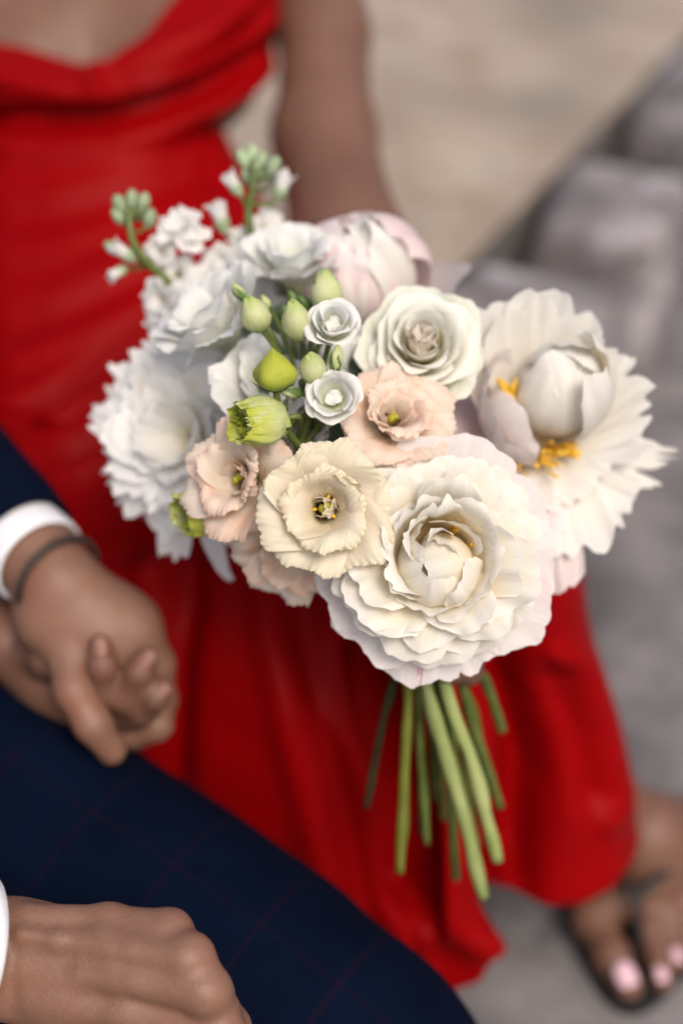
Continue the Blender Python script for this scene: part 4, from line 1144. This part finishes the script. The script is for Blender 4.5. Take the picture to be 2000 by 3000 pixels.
# ---- open white peony with yellow stamens on the right
pr = Flower('peony', 'loose open white peony showing yellow stamens at the right edge of the bouquet', 'peony', 'peonies of the bouquet', 1540, 1290, .878, (.08, .46, .88))
rng.seed(71)
for az, L, W, p0, p1, m, lip, nt_ in [
    (196, .070, .034, 82, -50, M_guard, 0, 0), (216, .056, .026, 84, -10, M_guard, 0, 0), (184, .076, .030, 88, 80, M_pink_p, 0, 0), (204, .078, .030, 88, 84, M_pink_p, 0, 0), (166, .072, .028, 86, 70, M_pink_p, 0, 0), (160, .074, .032, 70, -14, M_guard, 0, 0),       # smooth cup petals on the left
    (128, .088, .033, 58, 22, M_white_p, 8, .03), (104, .090, .026, 54, 18, M_white_p, 10, .08), (78, .094, .034, 56, 24, M_white_p, 8, .14), (56, .082, .026, 58, 26, M_white_p, 12, .10),
    (22, .078, .022, 62, 38, M_white_p, 10, .12), (4, .080, .020, 68, 46, M_white_p, 12, .10), (36, .076, .020, 60, 30, M_white_p, 20, .1), (-10, .074, .016, 72, 56, M_cool, 10, .1)]:
    pr.petal(m, az=az, L=L, W=W, p0=p0, p1=p1, lip=lip, ls=.8, wrap=1.0, wmin=.024, base=.35, sm=.6, end=.06, tip=.14, tp=2.6, ruf=.016, rf=1.5, notch=nt_, nu=29, nv=20, seed=s_(), wav=.016, skew=.04)
for az, L, W, p0, p1, m in [(-70, .088, .036, 76, -90, M_white_p), (-10, .086, .034, 76, -90, M_white_p), (60, .088, .034, 72, -84, M_white_p), (130, .080, .032, 70, -84, M_white_p), (200, .078, .030, 72, -84, M_white_p), (-110, .080, .026, 76, -70, M_white_p), (20, .088, .020, 66, -50, M_cream), (90, .084, .022, 60, -60, M_white_p), (-40, .090, .022, 78, -56, M_white_p)]:
    pr.petal(m, az=az, L=L, W=W, p0=p0, p1=p1, r0=.004, wrap=1.0, wmin=.024, base=.45, sm=.5, end=.08, tip=.16, tp=2.6, ruf=.014, rf=1.3, nu=25, nv=24, seed=s_(), off=(.013, .015, .006), wav=.012, skew=.05, lip=10, ls=.86)
for az, L, W, p0, p1, m, nt_ in [(-8, .088, .0090, 82, 84, M_white_p, .2), (-16, .082, .0110, 84, 92, M_white_p, .2), (-72, .082, .030, 78, 96, M_white_p, .1), (-46, .080, .026, 80, 94, M_white_p, .14), (-30, .076, .018, 80, 86, M_white_p, .12),
                                 (-98, .080, .030, 74, 96, M_pink_p, .04), (-118, .078, .032, 74, 94, M_pink_p, .02), (-140, .074, .030, 74, 92, M_pink_p, .02), (-164, .064, .028, 80, 94, M_pink_p, .02), (-84, .096, .026, 88, 108, M_pink_p, .03), (-104, .102, .030, 90, 112, M_guard, .03),
                                 (-64, .056, .020, 66, 84, M_white_p, .08), (-40, .054, .018, 64, 76, M_white_p, .1), (-88, .050, .018, 62, 84, M_white_p, .06)]:
    pr.petal(m, az=az, L=L, W=W, p0=p0, p1=p1, wrap=1.3, wmin=.028, base=.35, sm=.6, end=.08, tip=.16, tp=2.6, ruf=.020, rf=1.6, notch=nt_, nu=29, nv=18, seed=s_(), wav=.024, skew=.05, z0=-.003)
for k in range(80):
    ca, cr, cz, sp_ = [(158, .022, .046, .0035), (166, .020, .042, .003), (-66, .027, .022, .004), (-94, .026, .020, .0035), (-40, .028, .022, .0035)][k % 5]
    c = np.array([cr * math.cos(rad(ca)), cr * math.sin(rad(ca)), cz]) + rng.normal(0, sp_, 3) * [1, 1, .6]
    b = c * [.45, .45, .2]; t = c + (c - b) * .06 + rng.normal(0, .0012, 3)
    tube('stamen', [b, (b + c) / 2 + [0, 0, -.002], c, t], [.0003, .0003, .0010, .0007], M_anther, pr.o, seg=6)
stem_to(pr, (1432, 2320, .93), M_stem_o, .0030, (.014, .014, .0))

# ---- shaggy white peony on the left, made of narrow ragged petals
pl = Flower('peony', 'shaggy white peony with narrow ragged petals at the left edge of the bouquet', 'peony', 'peonies of the bouquet', 565, 1280, .890, (-.36, .02, .93))
rng.seed(81)
for k in range(26):
    a = 360 / 26 * k + rng.uniform(-7, 7)
    pl.petal(M_cool, az=a, L=rng.uniform(.054, .068), W=rng.uniform(.0045, .010), p0=80, p1=rng.uniform(84, 108), wrap=2, wmin=.02, base=.5, sm=.5, tip=.25, ruf=.03, rf=1.2, notch=rng.choice([0, .12, .2]), nu=11, nv=12, seed=s_(), wav=.03)
for n_, L, W, p0, p1 in [(15, .062, .016, 72, 94), (13, .060, .018, 62, 92), (11, .057, .019, 52, 84), (9, .052, .020, 46, 66), (7, .047, .020, 42, 40), (6, .042, .018, 38, 6)]:
    ring(pl, M_cool, n_, rng.uniform(0, 40), L=L, W=W, p0=p0, p1=p1, wrap=1.3, wmin=.018, base=.4, sm=.6, tip=.24, tp=2.2, ruf=.022, rf=1.2, notch=.10, nu=21, nv=16, wav=.024, skew=.05)
for az, L, W, p1 in [(-78, .090, .0075, 128), (-68, .070, .010, 110), (262, .078, .010, 112), (-105, .075, .008, 104), (128, .070, .0055, 96), (140, .068, .006, 92), (112, .066, .006, 90)]:
    pl.petal(M_cool, az=az, L=L, W=W, p0=84, p1=p1, bend=2.2, wrap=2, wmin=.012, base=.6, sm=.4, tip=.2, tp=3, ruf=.01, nu=9, nv=16, seed=s_())
stem_to(pl, (1465, 2365, .925), M_stem_g, .0034, (.004, .012, .0))

# ---- stock: two flowering spikes
def stock(label, axis_pts, radii, florets, half, buds, seed, end=None):
    F = Flower('stock', label, 'stock flower', 'white stock spikes', *axis_pts[0], (0, .9, .3))
    r_ = np.random.RandomState(seed)
    pts = [P(*q) for q in axis_pts]
    F.tube('stem', pts, radii, M_stem_g, seg=9, rings=40)
    AX = catmull(np.array(pts), 60)
    def to(loc, R, v): return ((v @ R.T + loc) - F.loc) @ F.R
    def stalk(c, par, r=.0011):
        k = np.argmin(np.linalg.norm(AX - c, axis=1)); k = max(0, k - 4) if k < 56 else k - 3
        F.tube('stalk', [AX[k], (AX[k] + c) / 2 - [0, 0, .002], c], [r, r, r * 1.2], M_stem_g, par, seg=6, rings=8)
    for (px, py, rp, ax) in florets + half:
        d = axis_pts[0][2] + r_.uniform(-.012, .006)
        opened = (px, py, rp, ax) in florets
        rr_ = rp / 1000 * TX * d * 1.15
        R = frame((ax[0] + r_.uniform(-.2, .2), ax[1] + r_.uniform(-.2, .2), ax[2]), r_.uniform(0, 90))
        c = P(px, py, d) - R[:, 2] * rr_ * (.35 if opened else .8)
        n, m = 10, 7; V = []
        for j in range(m):                              # calyx
            t = j / (m - 1); q = rr_ * (.30 * math.sin(math.pi * min(.5, .12 + t * .42)) if opened else .55 * math.sin(math.pi * min(.55, .1 + t * .5)))
            for i in range(n): V.append((q * math.cos(6.283 * i / n), q * math.sin(6.283 * i / n), (t - 1) * rr_ * .9 + (0 if opened else rr_ * .9)))
        cal = mesh('floret', to(c, R, np.array(V)), [tuple(q) for q in grid_faces(n, m, True)] + [tuple(range(n))], M_stock_b, F.o, [(0, 0)] * (n * m))
        stalk(c - R[:, 2] * rr_ * (.8 if opened else 0), cal)
        if opened:
            for k in range(9):
                outer = k < 5
                v, f_, uv = petal_geo(L=rr_ * (1.18 if outer else .85), W=rr_ * .52, p0=20, p1=(96 if outer else 50) + r_.uniform(-10, 10), bend=.6, az=(72 * k if outer else 90 * k) + r_.uniform(-14, 14), r0=rr_ * .05, wrap=1.5, wmin=rr_ * .4,
                                      base=.25, sm=.6, end=.1, tip=.14, ruf=.09, rf=1.5, wav=.05, nu=9, nv=9, seed=r_.randint(1 << 30))
                mesh('petal', to(c, R, v), f_, M_cool, cal, uv)
        else:
            for k in range(4):
                v, f_, uv = petal_geo(L=rr_ * 2.1, W=rr_ * .75, p0=26, p1=-6 + r_.uniform(-14, 14), bend=.8, az=90 * k, r0=rr_ * .12, wrap=1, wmin=rr_ * .4, base=.4, sm=.6, end=.05, tip=.1, lip=60, ls=.75, ruf=.06, rf=1.5, nu=9, nv=10, seed=r_.randint(1 << 30))
                mesh('petal', to(c, R, v), f_, M_cool, cal, uv)
    for (px, py, rp, ax) in buds:
        d = axis_pts[0][2] + r_.uniform(-.008, .006); rr_ = rp / 1000 * TX * d
        R = frame(ax); c = P(px, py, d)
        n, m = 12, 9; V = []
        for j in range(m):
            t = j / (m - 1); q = rr_ * math.sin(math.pi * (.06 + t * .88)) ** .7
            for i in range(n):
                a = 6.283 * i / n
                V.append((q * math.cos(a) * (1 + .08 * math.cos(4 * a)), q * math.sin(a) * (1 + .08 * math.cos(4 * a)), (t - .5) * rr_ * 3.0))
        bb = mesh('bud', to(c, R, np.array(V)), [tuple(q) for q in grid_faces(n, m, True)] + [tuple(range(n)), tuple((m - 1) * n + i for i in range(n))], M_stock_b, F.o, [(0, 0)] * (n * m))
        stalk(c - R[:, 2] * rr_ * 1.3, bb)
    if end is not None: stem_to(F, end, M_stem_g, .0030, (-.006, .020, 0), start=pts[0])
    return F
U = (0, .8, .6)
stock('white stock spike leaning left with green tip buds, far left of the bouquet', [(620, 930, .90), (500, 830, .90), (420, 755, .89), (385, 690, .885), (378, 610, .885)], [.0032, .003, .0026, .0022, .0016],
      [(525, 665, 58, (-.2, .5, .8)), (470, 735, 46, (-.4, .3, .8)), (560, 690, 48, (.2, .4, .9)), (600, 815, 62, (0, .5, .8)), (470, 880, 58, (-.6, 0, .8)), (520, 800, 50, (-.3, .2, .9)), (560, 890, 62, (-.2, -.2, .9)), (480, 945, 56, (-.6, -.2, .8)), (590, 960, 66, (-.2, -.1, 1)), (660, 870, 60, (0, .2, 1)), (540, 970, 55, (-.3, -.2, .9))],
      [(372, 745, 36, (-.75, .45, .4)), (352, 795, 28, (-.8, -.5, .4))],
      [(352, 600, 21, (-.4, .9, .2)), (388, 585, 20, (0, 1, .2)), (420, 592, 19, (.3, .9, .2)), (438, 640, 20, (.3, .8, .3)), (350, 635, 19, (-.6, .7, .2)), (330, 726, 18, (-.8, .5, .2)), (405, 620, 19, (.1, .8, .5))], 91, (1395, 2480, .945))
stock('upright white stock spike with green tip buds in front of the bare arm', [(770, 900, .905), (740, 740, .90), (728, 620, .895), (742, 540, .89), (738, 470, .89)], [.0032, .003, .0028, .0022, .0016],
      [(785, 655, 44, (.4, .4, .8)), (800, 710, 42, (.6, .1, .8)), (715, 715, 52, (-.2, .4, .9)), (765, 730, 50, (.1, .3, .9)), (700, 780, 58, (-.4, .1, .9)), (780, 790, 62, (.2, .2, .9)), (835, 775, 52, (.5, .2, .8)), (720, 850, 62, (-.2, 0, 1)), (830, 850, 66, (.2, 0, 1)), (865, 730, 34, (.7, .4, .5)), (885, 800, 55, (.4, .1, .9)), (770, 900, 60, (0, -.1, 1)), (640, 760, 44, (-.5, .3, .8))],
      [(690, 548, 32, (-.6, .75, .2)), (822, 555, 38, (.5, .8, .3)), (795, 520, 28, (.4, .9, .2)), (648, 648, 40, (-.2, .95, .2))],
      [(712, 466, 20, (-.5, .9, .2)), (738, 452, 20, (0, 1, .2)), (765, 470, 19, (.4, .9, .2)), (800, 486, 20, (.5, .8, .2)), (745, 500, 21, (.1, .8, .5)), (725, 520, 18, (-.3, .8, .4)), (770, 505, 18, (.3, .8, .4))], 92, (1275, 2340, .955))
